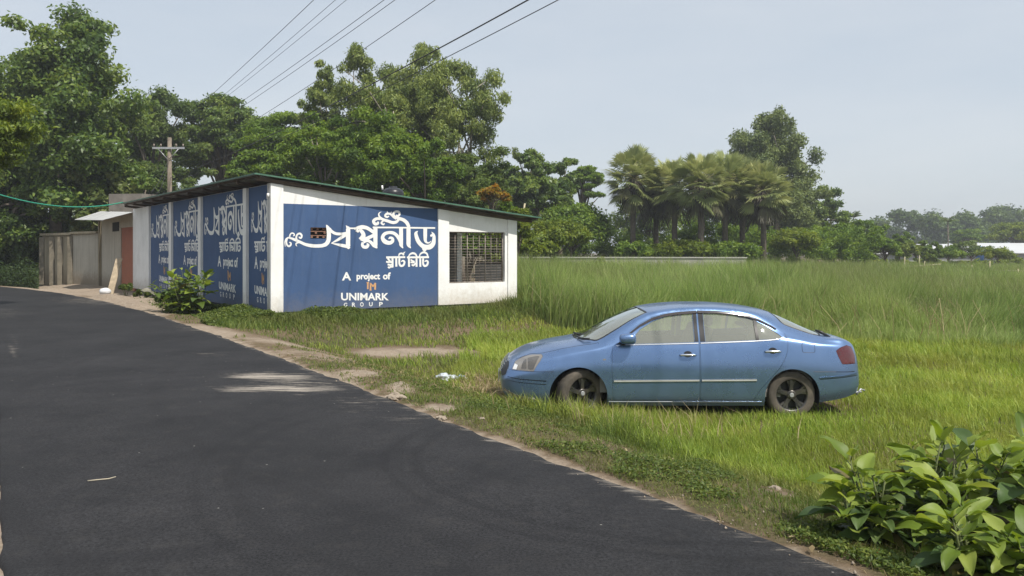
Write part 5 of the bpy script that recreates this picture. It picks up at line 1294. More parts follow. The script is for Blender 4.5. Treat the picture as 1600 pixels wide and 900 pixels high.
b = MB(); b.box((1.30, -.70, .30), (2.75, 0, 0), (0, 1.40, 0), (0, 0, .45)); b.box((1.05, -.66, .70), (.62, 0, 0), (0, 1.32, 0), (.0, 0, .20))
for sg in (-1, 1): b.box((1.48, sg * .745, .25), (2.15, 0, 0), (0, -sg * .03, 0), (0, 0, .64))
b.box((3.72, -.6, .75), (.52, 0, 0), (0, 1.2, 0), (0, 0, .17))
b.build('cabin', M_CABIN, car, world=False)
for y in (-.37, .37):
    b = MB(); b.hexa([(2.12, y - .24, .55), (2.62, y - .24, .55), (2.62, y + .24, .55), (2.12, y + .24, .55), (2.10, y - .24, .74), (2.62, y - .24, .70), (2.62, y + .24, .70), (2.10, y + .24, .74)])
    b.hexa([(2.52, y - .24, .68), (2.66, y - .24, .68), (2.66, y + .24, .68), (2.52, y + .24, .68), (2.72, y - .20, 1.12), (2.82, y - .20, 1.12), (2.82, y + .20, 1.12), (2.72, y + .20, 1.12)])
    b.hexa([(2.73, y - .13, 1.14), (2.82, y - .13, 1.14), (2.82, y + .13, 1.14), (2.73, y + .13, 1.14), (2.76, y - .11, 1.27), (2.83, y - .11, 1.27), (2.83, y + .11, 1.27), (2.76, y + .11, 1.27)])
    b.build('seat', M_SEAT, car, world=False, bevel=.035)
b = MB(); b.hexa([(3.05, -.62, .5), (3.55, -.62, .5), (3.55, .62, .5), (3.05, .62, .5), (3.03, -.62, .74), (3.55, -.62, .70), (3.55, .62, .70), (3.03, .62, .74)])
b.hexa([(3.45, -.6, .68), (3.6, -.6, .68), (3.6, .6, .68), (3.45, .6, .68), (3.66, -.55, 1.08), (3.76, -.55, 1.08), (3.76, .55, 1.08), (3.66, .55, 1.08)]); b.build('seat', M_SEAT, car, world=False, bevel=.035)
b = MB(); c = Vector((1.78, .37, .90)); b.tube([c + Vector((math.cos(a) * .07, math.sin(a) * .18, math.sin(a + 1.57) * .17)) for a in np.linspace(0, 6.283, 25)], .014, 6, cap=False); b.build('steering_wheel', M_BLACK, car, world=False)
b = MB()
for y0 in (-.30, .22): 
    q = DY([(1.075, abs(y0) + .05), (1.12, abs(y0) + .25)]) if False else None
    b.tube([Vector((1.03, y0, .985)), Vector((1.09, y0 - .25, .985)), Vector((1.17, y0 - .32, .99))], .012, 6)
b.build('wiper', M_BLACK, car, world=False)
b = MB(); p = surf(*(DY([(4.20, .52)]).T / np.array([[1], [WT]])))[0]
b.tube([(4.17, -.50, p[2] + .05), (4.24, -.52, p[2] + .022), (4.36, -.55, p[2] - .05)], [.012, .022, .012], 8); b.build('boot_lip', M_BLACK, car, world=False)
b = MB(); b.tube([(4.60, -.60, .27), (4.73, -.62, .30)], .014, 6); b.tube([(4.66, -.63, .255), (4.72, -.62, .33), (4.78, -.60, .31)], .012, 6); b.build('tow_bracket', M_GALV, car, world=False)
# wheels
def wheel(x, y, z, sg, steer):
    R0 = .312; w = empty('wheel', (0, 0, 0), None, None); w.parent = car; w.location = (x, y, z); w.rotation_euler = (0, 0, steer)
    prof = [(.205, .098), (.225, .104), (.262, .106), (.292, .098), (.306, .082), (R0, .055), (R0, -.055), (.306, -.082), (.292, -.098), (.25, -.104), (.205, -.098)]
    n = 56; b = MB(); vs = []; fs = []
    for k in range(n):
        a = 2 * math.pi * k / n
        for r, o_ in prof:
            rr = r - (.006 if (r >= .306 and k % 2) else 0); vs.append((rr * math.cos(a), sg * o_, rr * math.sin(a)))
    m_ = len(prof)
    for k in range(n):
        for j in range(m_ - 1): fs.append((k * m_ + j, k * m_ + j + 1, ((k + 1) % n) * m_ + j + 1, ((k + 1) % n) * m_ + j))
    b.add(vs, fs, 0, True); b.build('tyre', M_RUBBER, w, world=False)
    b = MB(); vs = []; fs = []; prof = [(.208, .098), (.196, .094), (.185, .055), (.180, -.05)]; m_ = 4
    for k in range(n):
        a = 2 * math.pi * k / n; vs += [(r * math.cos(a), sg * o_, r * math.sin(a)) for r, o_ in prof]
    for k in range(n):
        for j in range(3): fs.append((k * m_ + j, k * m_ + j + 1, ((k + 1) % n) * m_ + j + 1, ((k + 1) % n) * m_ + j))
    b.add(vs, fs, 0, True)
    for k in range(5):
        a = 2 * math.pi * k / 5 + .35; u = Vector((math.cos(a), 0, math.sin(a))); v = Vector((-math.sin(a), 0, math.cos(a)))
        q = lambda r, s_, o_: u * r + v * s_ + Vector((0, sg * o_, 0))
        b.hexa([q(.05, -.034, .045), q(.192, -.026, .05), q(.192, .026, .05), q(.05, .034, .045), q(.05, -.026, .082), q(.192, -.018, .090), q(.192, .018, .090), q(.05, .026, .082)])
        for t_ in (-1, 1): b.hexa([q(.12, t_ * .016, .05), q(.192, t_ * .03, .05), q(.192, t_ * .062, .05), q(.12, t_ * .030, .05), q(.12, t_ * .016, .076), q(.192, t_ * .03, .086), q(.192, t_ * .062, .086), q(.12, t_ * .030, .076)])
    b.tube([(0, sg * .03, 0), (0, sg * .085, 0), (0, sg * .088, 0)], [.062, .060, .045], 20); b.build('rim', M_RIM, w, world=False)
    b = MB(); b.tube([(0, sg * .086, 0), (0, sg * .098, 0)], [.032, .026], 16); b.build('hub_cap', M_CHROME if False else M_GALV, w, world=False)
    b = MB(); b.tube([(0, sg * .0, 0), (0, sg * .02, 0)], [.182, .182], 30); b.build('brake_disc', M_BLACK, w, world=False)
wheel(1.035, -.690, .300, -1, rad(24)); wheel(1.035, .690, .300, 1, rad(24)); wheel(3.765, -.690, .280, -1, 0); wheel(3.765, .690, .280, 1, 0)
# ------------------------------------------------------------------ grass, reeds, weeds
CAR_X0, CAR_X1 = -.1, 4.5
def scatter(n, rng, px0, px1, Y0, Y1):
    px = rng.uniform(px0, px1, n); Y = Y0 * (Y1 / Y0) ** rng.random(n); return (px - CX) / F * Y, Y
def blades(X, Y, h, w, rng, lean=.35, wind=(-.15, .05), segs=2):
    n = len(X); Z = H(X, Y) - .01; a = rng.uniform(0, 2 * math.pi, n); ca, sa = np.cos(a), np.sin(a)
    lx = rng.normal(size=n) * lean * h + wind[0] * h; ly = rng.normal(size=n) * lean * h + wind[1] * h
    lv = []
    fr = np.linspace(0, 1, segs + 1)
    for f in fr[:-1]:
        ww = w * (1 - .45 * f) * .5; cx, cy = X + lx * f ** 1.8, Y + ly * f ** 1.8; z = Z + h * f * (1 - .06 * f)
        lv += [np.stack([cx - ca * ww, cy - sa * ww, z], -1), np.stack([cx + ca * ww, cy + sa * ww, z], -1)]
    bendz = 1 - .5 * np.minimum(1, np.hypot(lx, ly) / h) ** 2
    lv.append(np.stack([X + lx, Y + ly, Z + h * bendz * .97], -1))
    V = np.stack(lv, 1); m = V.shape[1]; base = np.arange(n)[:, None] * m; T = []
    for k in range(segs - 1): T += [base + np.array([[2 * k, 2 * k + 1, 2 * k + 3]]), base + np.array([[2 * k, 2 * k + 3, 2 * k + 2]])]
    k = segs - 1; T.append(base + np.array([[2 * k, 2 * k + 1, 2 * k + 2]]))
    return V.reshape(-1, 3), np.stack(T, 1).reshape(-1, 3), m
def grass_obj(name, X, Y, h, w, rng, lm, label, tone=None, **k):
    V, T_, m = blades(X, Y, h, w, rng, **k)
    r = np.clip((.5 if tone is None else tone) + rng.normal(size=len(X)) * .2, 0, 1)
    return tag(link(name, np_mesh(name, V, T_, lm, False, {'rnd': np.repeat(r, m)})), label, 'grass', kind='stuff')
GM_FIELD = leaf_mat('grass_blade_field', [(0.114, 0.180, 0.033), (0.239, 0.348, 0.051), (0.422, 0.483, 0.105)], .42, rough=.5, patch=((.20, .18, .05), .5, .45))
GM_VERGE = leaf_mat('grass_blade_verge', [(0.050, 0.093, 0.019), (0.116, 0.174, 0.032), (0.232, 0.256, 0.064)], .33, rough=.55, patch=((.18, .15, .06), .9, .38))
GM_REED = leaf_mat('reed_blade', [(0.107, 0.177, 0.048), (0.227, 0.329, 0.080), (0.392, 0.467, 0.160)], .36, rough=.5, patch=((.19, .19, .07), .09, .5))
GM_DRY = leaf_mat('dry_straw', [(0.192, 0.144, 0.072), (0.324, 0.252, 0.132), (0.432, 0.360, 0.204)], .3)
GM_WEED = leaf_mat('weed_leaf', [(0.043, 0.075, 0.017), (0.094, 0.139, 0.026), (0.186, 0.221, 0.046)], .34, rough=.5)
def in_bld(X, Y):
    s, t = to_st(X, Y); return (s > -.05) & (s < 7.45) & (t > -.0) & (t < 30)
def in_car(X, Y, m=0.0): return (X > CAR_X0 - .1 + m) & (X < CAR_X1 + .05 - m) & (Y > 10.5 + m) & (Y < 12.2 - m)
REED_FRONT = lambda X, Y: 18.7 + 2.2 * (vnoise(X, Y, 2.2, 31) - .5) + 1.8 * (vnoise(X, Y, .6, 32) - .5) + np.where(X < 2.2, (2.2 - X) * .9, 0)
def is_reed(X, Y):
    s, t = to_st(X, Y); return (Y > REED_FRONT(X, Y)) & (s > 6.6 + 1.0 * vnoise(X, Y, 1, 5)) & ((s > 7.7) | (t < -1.2) | (t > 16))

rng = np.random.default_rng(11)
X, Y = scatter(500000, rng, -60, 2050, 4.2, 36)
d = road_d(X, Y); s_ = sand(X, Y); k = (d > .22) & ~in_bld(X, Y) & ~is_reed(X, Y) & (s_ + .5 * (vnoise(X, Y, .35, 2) - .5) < .30)
fld = sstep(d + (vnoise(X, Y, 1.3, 6) - .5) * 1.6, 1.2, 2.9) * np.where(X < -1, .45, 1)
thin = .30 + .70 * fld; k &= rng.random(len(X)) < thin * (.45 + .8 * vnoise(X, Y, .5, 12))
k &= ~(in_car(X, Y, .12) & (rng.random(len(X)) < .7))
X, Y, d, fld = X[k], Y[k], d[k], fld[k]
tall = np.exp(-(((CX + F * X / Y) - 960) / 120) ** 2) * sstep(d, 1.0, 1.9) * (1 - sstep(Y, 9.9, 10.4)) + .5 * np.exp(-(((CX + F * X / Y) - 1120) / 160) ** 2) * sstep(d, 1.2, 2.0) * (1 - sstep(Y, 8.6, 9.4))
tall += .9 * np.exp(-((X - 1.0) ** 2 + (Y - 15.2) ** 2) / 6) * (vnoise(X, Y, .8, 14))
h = (.055 + .125 * fld) * rng.uniform(.6, 1.45, len(X)) + .20 * tall * rng.uniform(.5, 1.3, len(X)) * (vnoise(X, Y, .4, 15) + .3)
h *= .62 + .85 * vnoise(X, Y, .55, 51) * vnoise(X, Y, 1.9, 52) * 1.6
h *= np.where(in_car(X, Y), .55, 1)
w = np.maximum(.0045, .00105 * Y) * rng.uniform(.7, 1.2, len(X))
fm = (fld + (rng.random(len(X)) - .5) * .5) > .48
tone = .12 + .50 * vnoise(X, Y, 1.1, 16) + .42 * vnoise(X, Y, .3, 53)
grass_obj('meadow_grass', X[fm], Y[fm], h[fm], w[fm], rng, GM_FIELD, 'bright green field grass around the car', tone[fm])
grass_obj('verge_grass', X[~fm], Y[~fm], h[~fm], w[~fm], rng, GM_VERGE, 'short dull grass on the road verge', tone[~fm])
X, Y = scatter(150000, rng, 430, 1700, 3.7, 15); d = road_d(X, Y); sv = sand(X, Y)
k = (d > .01 + .25 * vnoise(X, Y, .5, 61)) & (d < 2.4) & ((sv + .7 * (vnoise(X, Y, .22, 41) - .5) < .42) | (vnoise(X, Y, .45, 62) > .66)) & ~in_car(X, Y) & (rng.random(len(X)) < .35 + .75 * vnoise(X, Y, .4, 42)); X, Y = X[k], Y[k]; n = len(X)
grass_obj('verge_turf', X, Y, rng.uniform(.018, .06, n) * (.6 + vnoise(X, Y, .5, 43)), np.maximum(.0042, .00095 * Y) * rng.uniform(.7, 1.3, n), rng, GM_VERGE, 'short trodden turf along the road', .25 + .55 * vnoise(X, Y, .6, 44), lean=.7)
n = 3800; X, Y = scatter(n, rng, 430, 1700, 3.8, 15); d = road_d(X, Y); k = (d > .1) & (d < 2.2) & (rng.random(n) < 1.1 - .4 * d); n = k.sum()
grass_obj('verge_straw', X[k], Y[k], rng.uniform(.02, .10, n), np.maximum(.004, .0008 * Y[k]), rng, GM_DRY, 'bits of dry straw on the verge', lean=1.3)
n = 60000; X, Y = scatter(n, rng, -1500, 60, 4.0, 40); d = road_d(X, Y); k = (d < -ROADW - .35 - .5 * vnoise(X, Y, .9, 71)) & (d > -14) & (rng.random(n) < .3 + .8 * vnoise(X, Y, .8, 72)); X, Y = X[k], Y[k]; n = len(X)
grass_obj('roadside_grass', X, Y, rng.uniform(.05, .22, n), np.maximum(.0045, .0011 * Y), rng, GM_VERGE, 'rough grass on the near side of the road', .2 + .6 * vnoise(X, Y, 1.0, 73))
# pale seed heads before the front wheel
n = 130; px = rng.normal(1030, 80, n); Y = rng.uniform(8.4, 9.9, n); X = (px - CX) / F * Y
grass_obj('seed_grass', X, Y, rng.uniform(.28, .46, n), np.full(n, .011), rng, GM_DRY, 'pale dry seed stalks before the front wheel', np.full(n, .8), lean=.3)
n = 2600; a = rng.random(n); px = np.where(a < .5, rng.normal(770, 25, n), np.where(a < .8, rng.normal(905, 30, n), rng.normal(640, 60, n))); Y = np.where(a < .5, rng.normal(12.4, .7, n), np.where(a < .8, rng.normal(18.3, .5, n), rng.normal(12.8, 1.3, n))); X = (px - CX) / F * Y
k = ~in_bld(X, Y) & (road_d(X, Y) > .4)
grass_obj('dry_grass', X[k], Y[k], rng.uniform(.04, .24, n)[k] * np.where(a < .8, 1, .5)[k], np.full(n, .014)[k], rng, GM_DRY, 'dry straw-coloured grass', lean=1.0)

# tall reeds behind the car
X, Y = scatter(500000, rng, 780, 1950, 17.5, 66)
k = is_reed(X, Y) & (rng.random(len(X)) < .35 + .9 * vnoise(X, Y, 1.4, 17)); X, Y = X[k], Y[k]
dd = Y - REED_FRONT(X, Y); pxx = CX + F * X / Y
hh = (1.40 + .62 * (vnoise(X, Y, 3.0, 18) - .5) + .40 * (vnoise(X, Y, 1.1, 56) - .5)) * np.interp(pxx, [800, 900, 1150, 1350, 1600], [1.08, 1.06, 1.0, .88, .78]) * (.26 + .74 * sstep(dd, 0.0, 3.4)) * np.interp(Y, [18, 45, 66], [1, 1.02, 1.0])
h = hh * rng.uniform(.50, 1.14, len(X)) * (.84 + .32 * vnoise(X, Y, .9, 55)); w = np.maximum(.010, .00066 * Y) * rng.uniform(.7, 1.25, len(X))
wl = (vnoise(X, Y, 1.6, 19) - .5) * 1.5
tone = .14 + .45 * vnoise(X, Y, 2.5, 20) + .40 * vnoise(X, Y, .7, 54)
V, T_, m = blades(X, Y, h, w, rng, lean=.20, wind=(0, 0), segs=3)
V = V.reshape(-1, m, 3); f = ((V[:, :, 2] - V[:, :1, 2]) / h[:, None]) ** 1.6; V[:, :, 0] += f * (wl * h * .55)[:, None]; V = V.reshape(-1, 3)
r = np.clip(tone + rng.normal(size=len(X)) * .2, 0, 1)
tag(link('reeds', np_mesh('reeds', V, T_, GM_REED, False, {'rnd': np.repeat(r, m)})), 'tall green reed grass behind the car', 'reeds', kind='stuff')
# thin pale flowering stems standing over the reeds
k = rng.random(len(X)) < .05; n = k.sum()
grass_obj('reed_plumes', X[k], Y[k], hh[k] * rng.uniform(.95, 1.3, n), w[k] * .8, rng, leaf_mat('reed_plume', [(.16, .18, .07), (.26, .27, .12), (.36, .35, .19)], .35), 'pale flowering stems over the reeds', lean=.3, segs=3)
# a few arching dead stems in the reeds
n = 900; X, Y = scatter(n, rng, 830, 1650, 18.5, 30); k = is_reed(X, Y); n = k.sum()
grass_obj('reed_stems', X[k], Y[k], rng.uniform(.7, 1.5, n), np.full(n, .014), rng, GM_DRY, 'dry arching stems among the reeds', lean=.55, segs=3)

# low broad weeds on the verge and against the building
def weed_patch(name, X, Y, hgt, size, rng, lm, label, per=1):
    n = len(X); Z = H(X, Y); C = np.stack([X, Y, Z + hgt * rng.random(n) ** .8], -1)
    Nn = unit(rng.normal(size=(n, 3)) * .6 + np.array([0, -.15, 1.0])); V, T_ = leaves(C, Nn, size, size * .5, rng)
    r = np.clip(.5 + rng.normal(size=n) * .25, 0, 1)
    return tag(link(name, np_mesh(name, V, T_, lm, False, {'rnd': np.repeat(r, 4)})), label, 'weeds', kind='stuff')
X, Y = scatter(170000, rng, 480, 1680, 3.9, 13); d = road_d(X, Y); cl = vnoise(X, Y, .33, 23) * .6 + vnoise(X, Y, 1.1, 24) * .5
k = (d > .18) & (d < 3.0) & (cl > .60 + .16 * sstep(d, 1.5, 2.9) + .10 * (rng.random(len(X)) - .5)) & (sand(X, Y) < .45) & ~in_car(X, Y); X, Y, cl = X[k], Y[k], cl[k]
weed_patch('verge_weeds', X, Y, .035 + .14 * np.clip(cl - .55, 0, 1), .030, rng, GM_WEED, 'low leafy weeds on the road verge')
n = 46000; s = rng.uniform(-2.6, 8.2, n); t = -np.abs(rng.normal(0, .55, n)) - .05
left = rng.random(n) < .42; s2 = -np.abs(rng.normal(0, .5, n)) - .1; t2 = rng.uniform(-.6, 8.2, n); s = np.where(left, s2, s); t = np.where(left, t2, t)
X = P0[0] + DS[0] * s + DT[0] * t; Y = P0[1] + DS[1] * s + DT[1] * t
cl = vnoise(X * 1.0, Y, .7, 25); k = (cl > .25) & ~in_bld(X, Y) & (road_d(X, Y) > .5)
hm = np.where(left, .24, .11 + .13 * np.exp(-((s - 1.4) / 1.0) ** 2) + .12 * np.exp(-((s + 1) / 1.2) ** 2)) * np.exp(-((np.where(left, s, t) + .1) / .8) ** 2)
weed_patch('wall_weeds', X[k], Y[k], (hm * (.35 + 1.0 * cl))[k], .065, rng, GM_WEED, 'leafy weeds along the foot of the building')
n = 16000; s = rng.uniform(-1.5, 9.6, n); t = -np.abs(rng.normal(0, .8, n)) - .1; X = P0[0] + DS[0] * s + DT[0] * t; Y = P0[1] + DS[1] * s + DT[1] * t; k = ~in_bld(X, Y) & (sand(X, Y) < .5)
grass_obj('wall_grass', X[k], Y[k], (rng.uniform(.10, .26, n) + .45 * np.exp(-((s - 7.6) / 1.1) ** 2) * rng.random(n))[k], np.full(n, .018)[k], rng, GM_VERGE, 'grass along the foot of the building')
# left roadside scrub, the trees' shade put into its dark leaf colour
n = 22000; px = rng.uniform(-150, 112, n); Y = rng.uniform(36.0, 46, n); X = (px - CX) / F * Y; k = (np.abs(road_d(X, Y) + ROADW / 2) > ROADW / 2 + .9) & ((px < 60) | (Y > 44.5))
weed_patch('roadside_scrub', X[k], Y[k], 1.9 * vnoise(X, Y, 1.2, 40)[k], .16, rng, leaf_mat('scrub_shade_tone', [(.020, .038, .012), (.035, .062, .016), (.055, .085, .022)], .3), 'shade-darkened scrub at the far roadside')

# ------------------------------------------------------------------ big-leaved plants
M_STALK = mat('green_plant_stalk', (.10, .12, .04), .7)
BIG = {'fresh': leaf_mat('big_leaf_fresh', [(0.104, 0.162, 0.026), (0.183, 0.269, 0.038), (0.317, 0.385, 0.081)], .42, rough=.48, spec=.32),
       'shade': leaf_mat('big_leaf_shade', [(0.034, 0.065, 0.020), (0.068, 0.119, 0.034), (0.128, 0.178, 0.058)], .25, rough=.48, spec=.35), 'brown': leaf_mat('big_leaf_withered', [(.09, .075, .03), (.17, .145, .05), (.22, .21, .16)], .2)}  # 'shade' is a darker copy for lower leaves, shade put into its colour
def big_leaf(base, dirv, L, W, rng, curl=.5, fold=.25):
    d = unit(dirv); up = np.array([0, 0, 1.0]); s = unit(np.cross(d, up) + rng.normal(size=3) * .15); n_ = unit(np.cross(s, d)); V = []; m = 9; tw = rng.normal() * .25; wav = rng.uniform(0, 6.28)
    p = np.array(base); e = d.copy()
    for k in range(m + 1):
        f = k / m; ww = W * .5 * (math.sin(math.pi * f ** .75) ** .8) * (1 - .12 * f) + .001
        ss = unit(s + n_ * tw * f); wv = .035 * L * math.sin(f * 9 + wav)
        for q in (-1, -.55, 0, .55, 1): V.append(p + ss * ww * q + n_ * (abs(q) * ww * fold * 2 + wv * q * abs(q) - .004 * (q == 0)))
        e = unit(e - up * curl / m * 1.4 * (f + .2)); n_ = unit(np.cross(s, e)); p = p + e * L / m
    T_ = [[5 * k + j, 5 * k + j + 1, 5 * k + j + 6, 5 * k + j + 5] for k in range(m) for j in range(4)]
    return V, T_
def broad_plant(name, loc, hgt, nst, L, label, seed, spread=.35, cat='shrub', group=None, mx=.62, per=9):
    rng = np.random.default_rng(seed); x, y = loc; zg = float(H(np.array(x), np.array(y))); o = empty(name, (x, y, zg), label, cat, group)
    st = MB(); parts = {'fresh': ([], [], []), 'shade': ([], [], []), 'brown': ([], [], [])}
    for i in range(nst):
        a = rng.uniform(0, 6.28); q = spread * math.sqrt(rng.random()); hh = hgt * rng.uniform(.6, 1.0)
        b0 = Vector((x + math.cos(a) * q * .4, y + math.sin(a) * q * .4, zg - .03)); tip = Vector((x + math.cos(a) * q, y + math.sin(a) * q, zg + hh)); mid = b0.lerp(tip, .5) + Vector((rng.normal() * .03, rng.normal() * .03, 0))
        st.tube([b0, mid, tip], [.010, .008, .004], 6)
        for k in range(per):
            f = .15 + .85 * (k / (per - 1)); p = np.array(b0.lerp(mid, f * 2) if f < .5 else mid.lerp(tip, f * 2 - 1)); az = k * 2.4 + i + rng.normal() * .4
            el = rng.uniform(-.15, .55) + (.65 * f ** 4); dv = np.array([math.cos(az) * math.cos(el), math.sin(az) * math.cos(el), math.sin(el)])
            ll = L * rng.uniform(.38, 1.2) * (1 - .45 * f ** 6); pet = p + dv * ll * .22; st.tube([p, pet], .0035, 4)
            V, T_ = big_leaf(pet, dv, ll, ll * rng.uniform(.42, .56), rng, curl=rng.uniform(.3, 1.3), fold=rng.uniform(.05, .3))
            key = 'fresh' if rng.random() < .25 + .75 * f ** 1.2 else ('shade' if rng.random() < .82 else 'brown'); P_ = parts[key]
            b = len(P_[0]); P_[0].extend(V); P_[1].extend([[j + b for j in q_] for q_ in T_]); P_[2].extend([rng.random()] * len(V))
    st.build('stem', M_STALK, o)
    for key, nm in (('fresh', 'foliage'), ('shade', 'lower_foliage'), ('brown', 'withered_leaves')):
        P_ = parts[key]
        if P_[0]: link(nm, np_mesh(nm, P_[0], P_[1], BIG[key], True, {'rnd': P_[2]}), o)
fg = 'big-leaved shrubs at the near right corner'
for px, Y, hg, ns, L, lab, sd_n, sp in ((1385, 4.75, .52, 6, .25, 'low big-leaved shrub nearest the road edge, with a pale folded leaf', 1, .26), (1500, 4.85, .70, 6, .29, 'big-leaved shrub in the near corner beside the low one', 2, .28), (1590, 4.9, .84, 6, .30, 'tallest big-leaved shrub, against the right edge', 3, .28),
                               (1455, 5.35, .62, 5, .26, 'big-leaved shrub set back behind the low one', 4, .3), (1560, 5.6, .76, 5, .26, 'big-leaved shrub set back by the right edge', 5, .3), (1540, 4.2, .40, 7, .22, 'shaded big-leaved shrub at the very bottom right corner', 6, .28), (1650, 4.6, .7, 5, .26, 'big-leaved shrub cut by the right edge', 7, .28)):
    broad_plant('broadleaf_shrub', ((px - CX) / F * Y, Y), hg * .92, ns + 3, L * .95, lab, sd_n, sp, group=fg, per=13)
# shrub on the road face of the building
for px, Y, hg, lab, sd_n, ns, L in ((298, 21.9, 1.3, 'tall big-leaved shrub growing against the blue road-side panels', 21, 14, .42), (268, 22.4, .85, 'shorter big-leaved shrub left of the tall one at the blue panels', 22, 11, .36)):
    broad_plant('broadleaf_shrub', ((px - CX) / F * Y, Y), hg, ns, L, lab, sd_n, .55, group='big-leaved shrubs at the blue panels', per=9)
for px, Y, hw, lab, sd_n in ((197, 27.0, .34, 'small round bush on the sand below the white wall end', 31), (222, 26.0, .26, 'tiny pale bush on the sand right of the round one', 32), (265, 22.2, .55, 'dark leafy bush at the feet of the big-leaved shrubs', 33)):
    x = (px - CX) / F * Y; zg = float(H(np.array(x), np.array(Y))); r_ = np.random.default_rng(sd_n); B = envelope('shrub', r_, (x, Y), hw, zg, zg + hw * 1.35, 9)
    o = empty('bush', (x, Y, zg), lab, 'bush'); link('foliage', crown_mesh('foliage', B, 1100, .09, .05, GM_WEED, r_), o)
    b = MB()
    for i in range(5): e = Vector(B[i, :3]); b.tube([Vector((x, Y, zg - .05)), e], [.012, .005], 5)
    b.build('stem', M_STALK, o)

# ------------------------------------------------------------------ field wall, fence rails, sheds, litter
fw = empty('field_wall', at(990, 408, 54), 'long low pale boundary wall across the far side of the grass field', 'wall')
b = MB(); a, e = at(806, 403.0, 54), at(1166, 403.0, 52); zb_ = -.6
d_ = e - a; b.box((a.x, a.y, zb_), (d_.x, d_.y, 0), (.02, .16, 0), (0, 0, a.z - zb_)); b.build('wall_panel', mat('pale_field_wall', (.42, .41, .35), .9, var=.15, scale=.8, dirt=((.12, .12, .07), .7, .7)), fw)
b = MB(); b.box((a.x - .05, a.y - .06, a.z + .003), (d_.x + .1, d_.y, 0), (.02, .28, 0), (0, 0, .07)); b.build('coping', mat('pale_coping', (.50, .49, .44), .9, var=.12), fw)
M_BAMB = mat('dry_bamboo', (.38, .34, .22), .7, var=.2, scale=5)
for i, (px, Y, y0, lab) in enumerate(((1387, 58, 412, 'bamboo stake nearest the palms in the field fence'), (1413, 56, 401, 'tall bamboo stake at the left end of the field rail'), (1436, 60, 399, 'bamboo stake just right of the tall one on the field rail'), (1444, 56, 408, 'bamboo stake in the middle of the field rail'), (1518, 54, 414, 'bamboo stake at the right end of the field rail'), (1546, 52, 408, 'tall bamboo stake standing alone at the right'), (1590, 50, 420, 'bamboo stake closest to the right edge'))):
    q = at(px, y0, Y); b = MB(); b.tube([(q.x, Y, -.6), (q.x + .03, Y, q.z)], .035, 6); tag(b.build('bamboo_stake', M_BAMB), lab, 'stake', 'bamboo stakes of the field fence')
for (p, q, lab) in ((at(1350, 420, 58), at(1470, 413, 56), 'pale sloping bamboo rail lying across the reed tops'), (at(1420, 424, 55), at(1540, 422, 52), 'long level bamboo rail right of the sloping one'), (at(1540, 422, 52), at(1660, 424, 48), 'bamboo rail running out of the right edge, upper one'), (at(1545, 427, 51), at(1660, 431, 47.5), 'bamboo rail running out of the right edge, lower one')):
    b = MB(); b.tube([p, p.lerp(q, .5) - Vector((0, 0, .04)), q], .045, 6); tag(b.build('bamboo_rail', M_BAMB), lab, 'rail', 'bamboo rails of the field fence')
b = MB(); b.tube([at(808, 408, 42), at(820, 318, 42.6)], .05, 6); tag(b.build('bamboo_pole', M_BAMB), 'tall slanting bamboo pole just right of the building', 'pole')
M_SHEDW = mat('white_sheet_roof', (.52, .53, .54), .5, var=.06, scale=.5)
M_SHEDG = mat('grey_shed_wall', (.30, .31, .30), .9, var=.2, scale=.6)
for x0, x1, top, bot, Y, lab in ((1346, 1462, 383.5, 397, 128, 'long white sheet roof shed left of the gap in the far trees'), (1464, 1556, 382, 396, 132, 'white sheet roof shed in the middle with a blue drum before it'), (1558, 1660, 380.5, 396, 122, 'white sheet roof shed running out of the right edge')):
    o = empty('long_shed', (at((x0 + x1) / 2, bot, Y).x, Y, -.5), lab, 'shed', 'white roofed sheds beyond the field')
    a, e, w_ = at(x0, top, Y + 7), at(x1, top, Y + 7), at(x0, bot, Y)
    b = MB(); X0, X1 = at(x0, bot, Y).x, at(x1, bot, Y).x
    b.hexa([(X0, Y, w_.z), (X1, Y, w_.z), (X1, Y + 7, a.z), (X0, Y + 7, a.z), (X0, Y, w_.z + .08), (X1, Y, w_.z + .08), (X1, Y + 7, a.z + .08), (X0, Y + 7, a.z + .08)]); b.build('roof', M_SHEDW, o)
    b = MB(); b.box((X0 + .3, Y + .5, -.6), (X1 - X0 - .6, 0, 0), (0, 6, 0), (0, 0, w_.z + .55)); b.build('wall', M_SHEDG, o)
q = at(1531, 386, 100); b = MB(); b.tube([q - Vector((0, 0, 1.9)), q - Vector((0, 0, .25)), q, q + Vector((0, 0, .1))], [.45, .48, .44, .2], 14); tag(b.build('drum', mat('blue_plastic', (.05, .16, .42), .4)), 'blue plastic drum standing before the white sheds', 'drum')
def crumple(name, c, sz, m, label, cat, seed, amp=.5):
    bm = bmesh.new(); bmesh.ops.create_icosphere(bm, subdivisions=4, radius=1); r = np.random.default_rng(seed); o1, o2 = r.uniform(0, 50, 2)
    for v in bm.verts:
        q = v.co.copy(); k = 1 + amp * (vnoise(q.x * 2 + o1, q.y * 2 + q.z * 2.3 + o2, 1, seed) - .5) + amp * .6 * (vnoise(q.x * 6 + o2, q.y * 6 - q.z * 5 + o1, 1, seed + 1) - .5)
        v.co = Vector((q.x * sz[0] * k, q.y * sz[1] * k, max(q.z, -.4) * sz[2] * k + sz[2] * .35))
    me = bpy.data.meshes.new(name); bm.to_mesh(me); bm.free(); me.materials.append(m); me.transform(Matrix.Translation(c))
    if 'stone' not in name: me.polygons.foreach_set('use_smooth', [True] * len(me.polygons))
    o = link(name, me); return tag(o, label, cat)
def on_ground(px, py):
    z = -.3
    for _ in range(8): q = gp(px, py, z); z = float(H(np.array(q.x), np.array(q.y)))
    return gp(px, py, z)
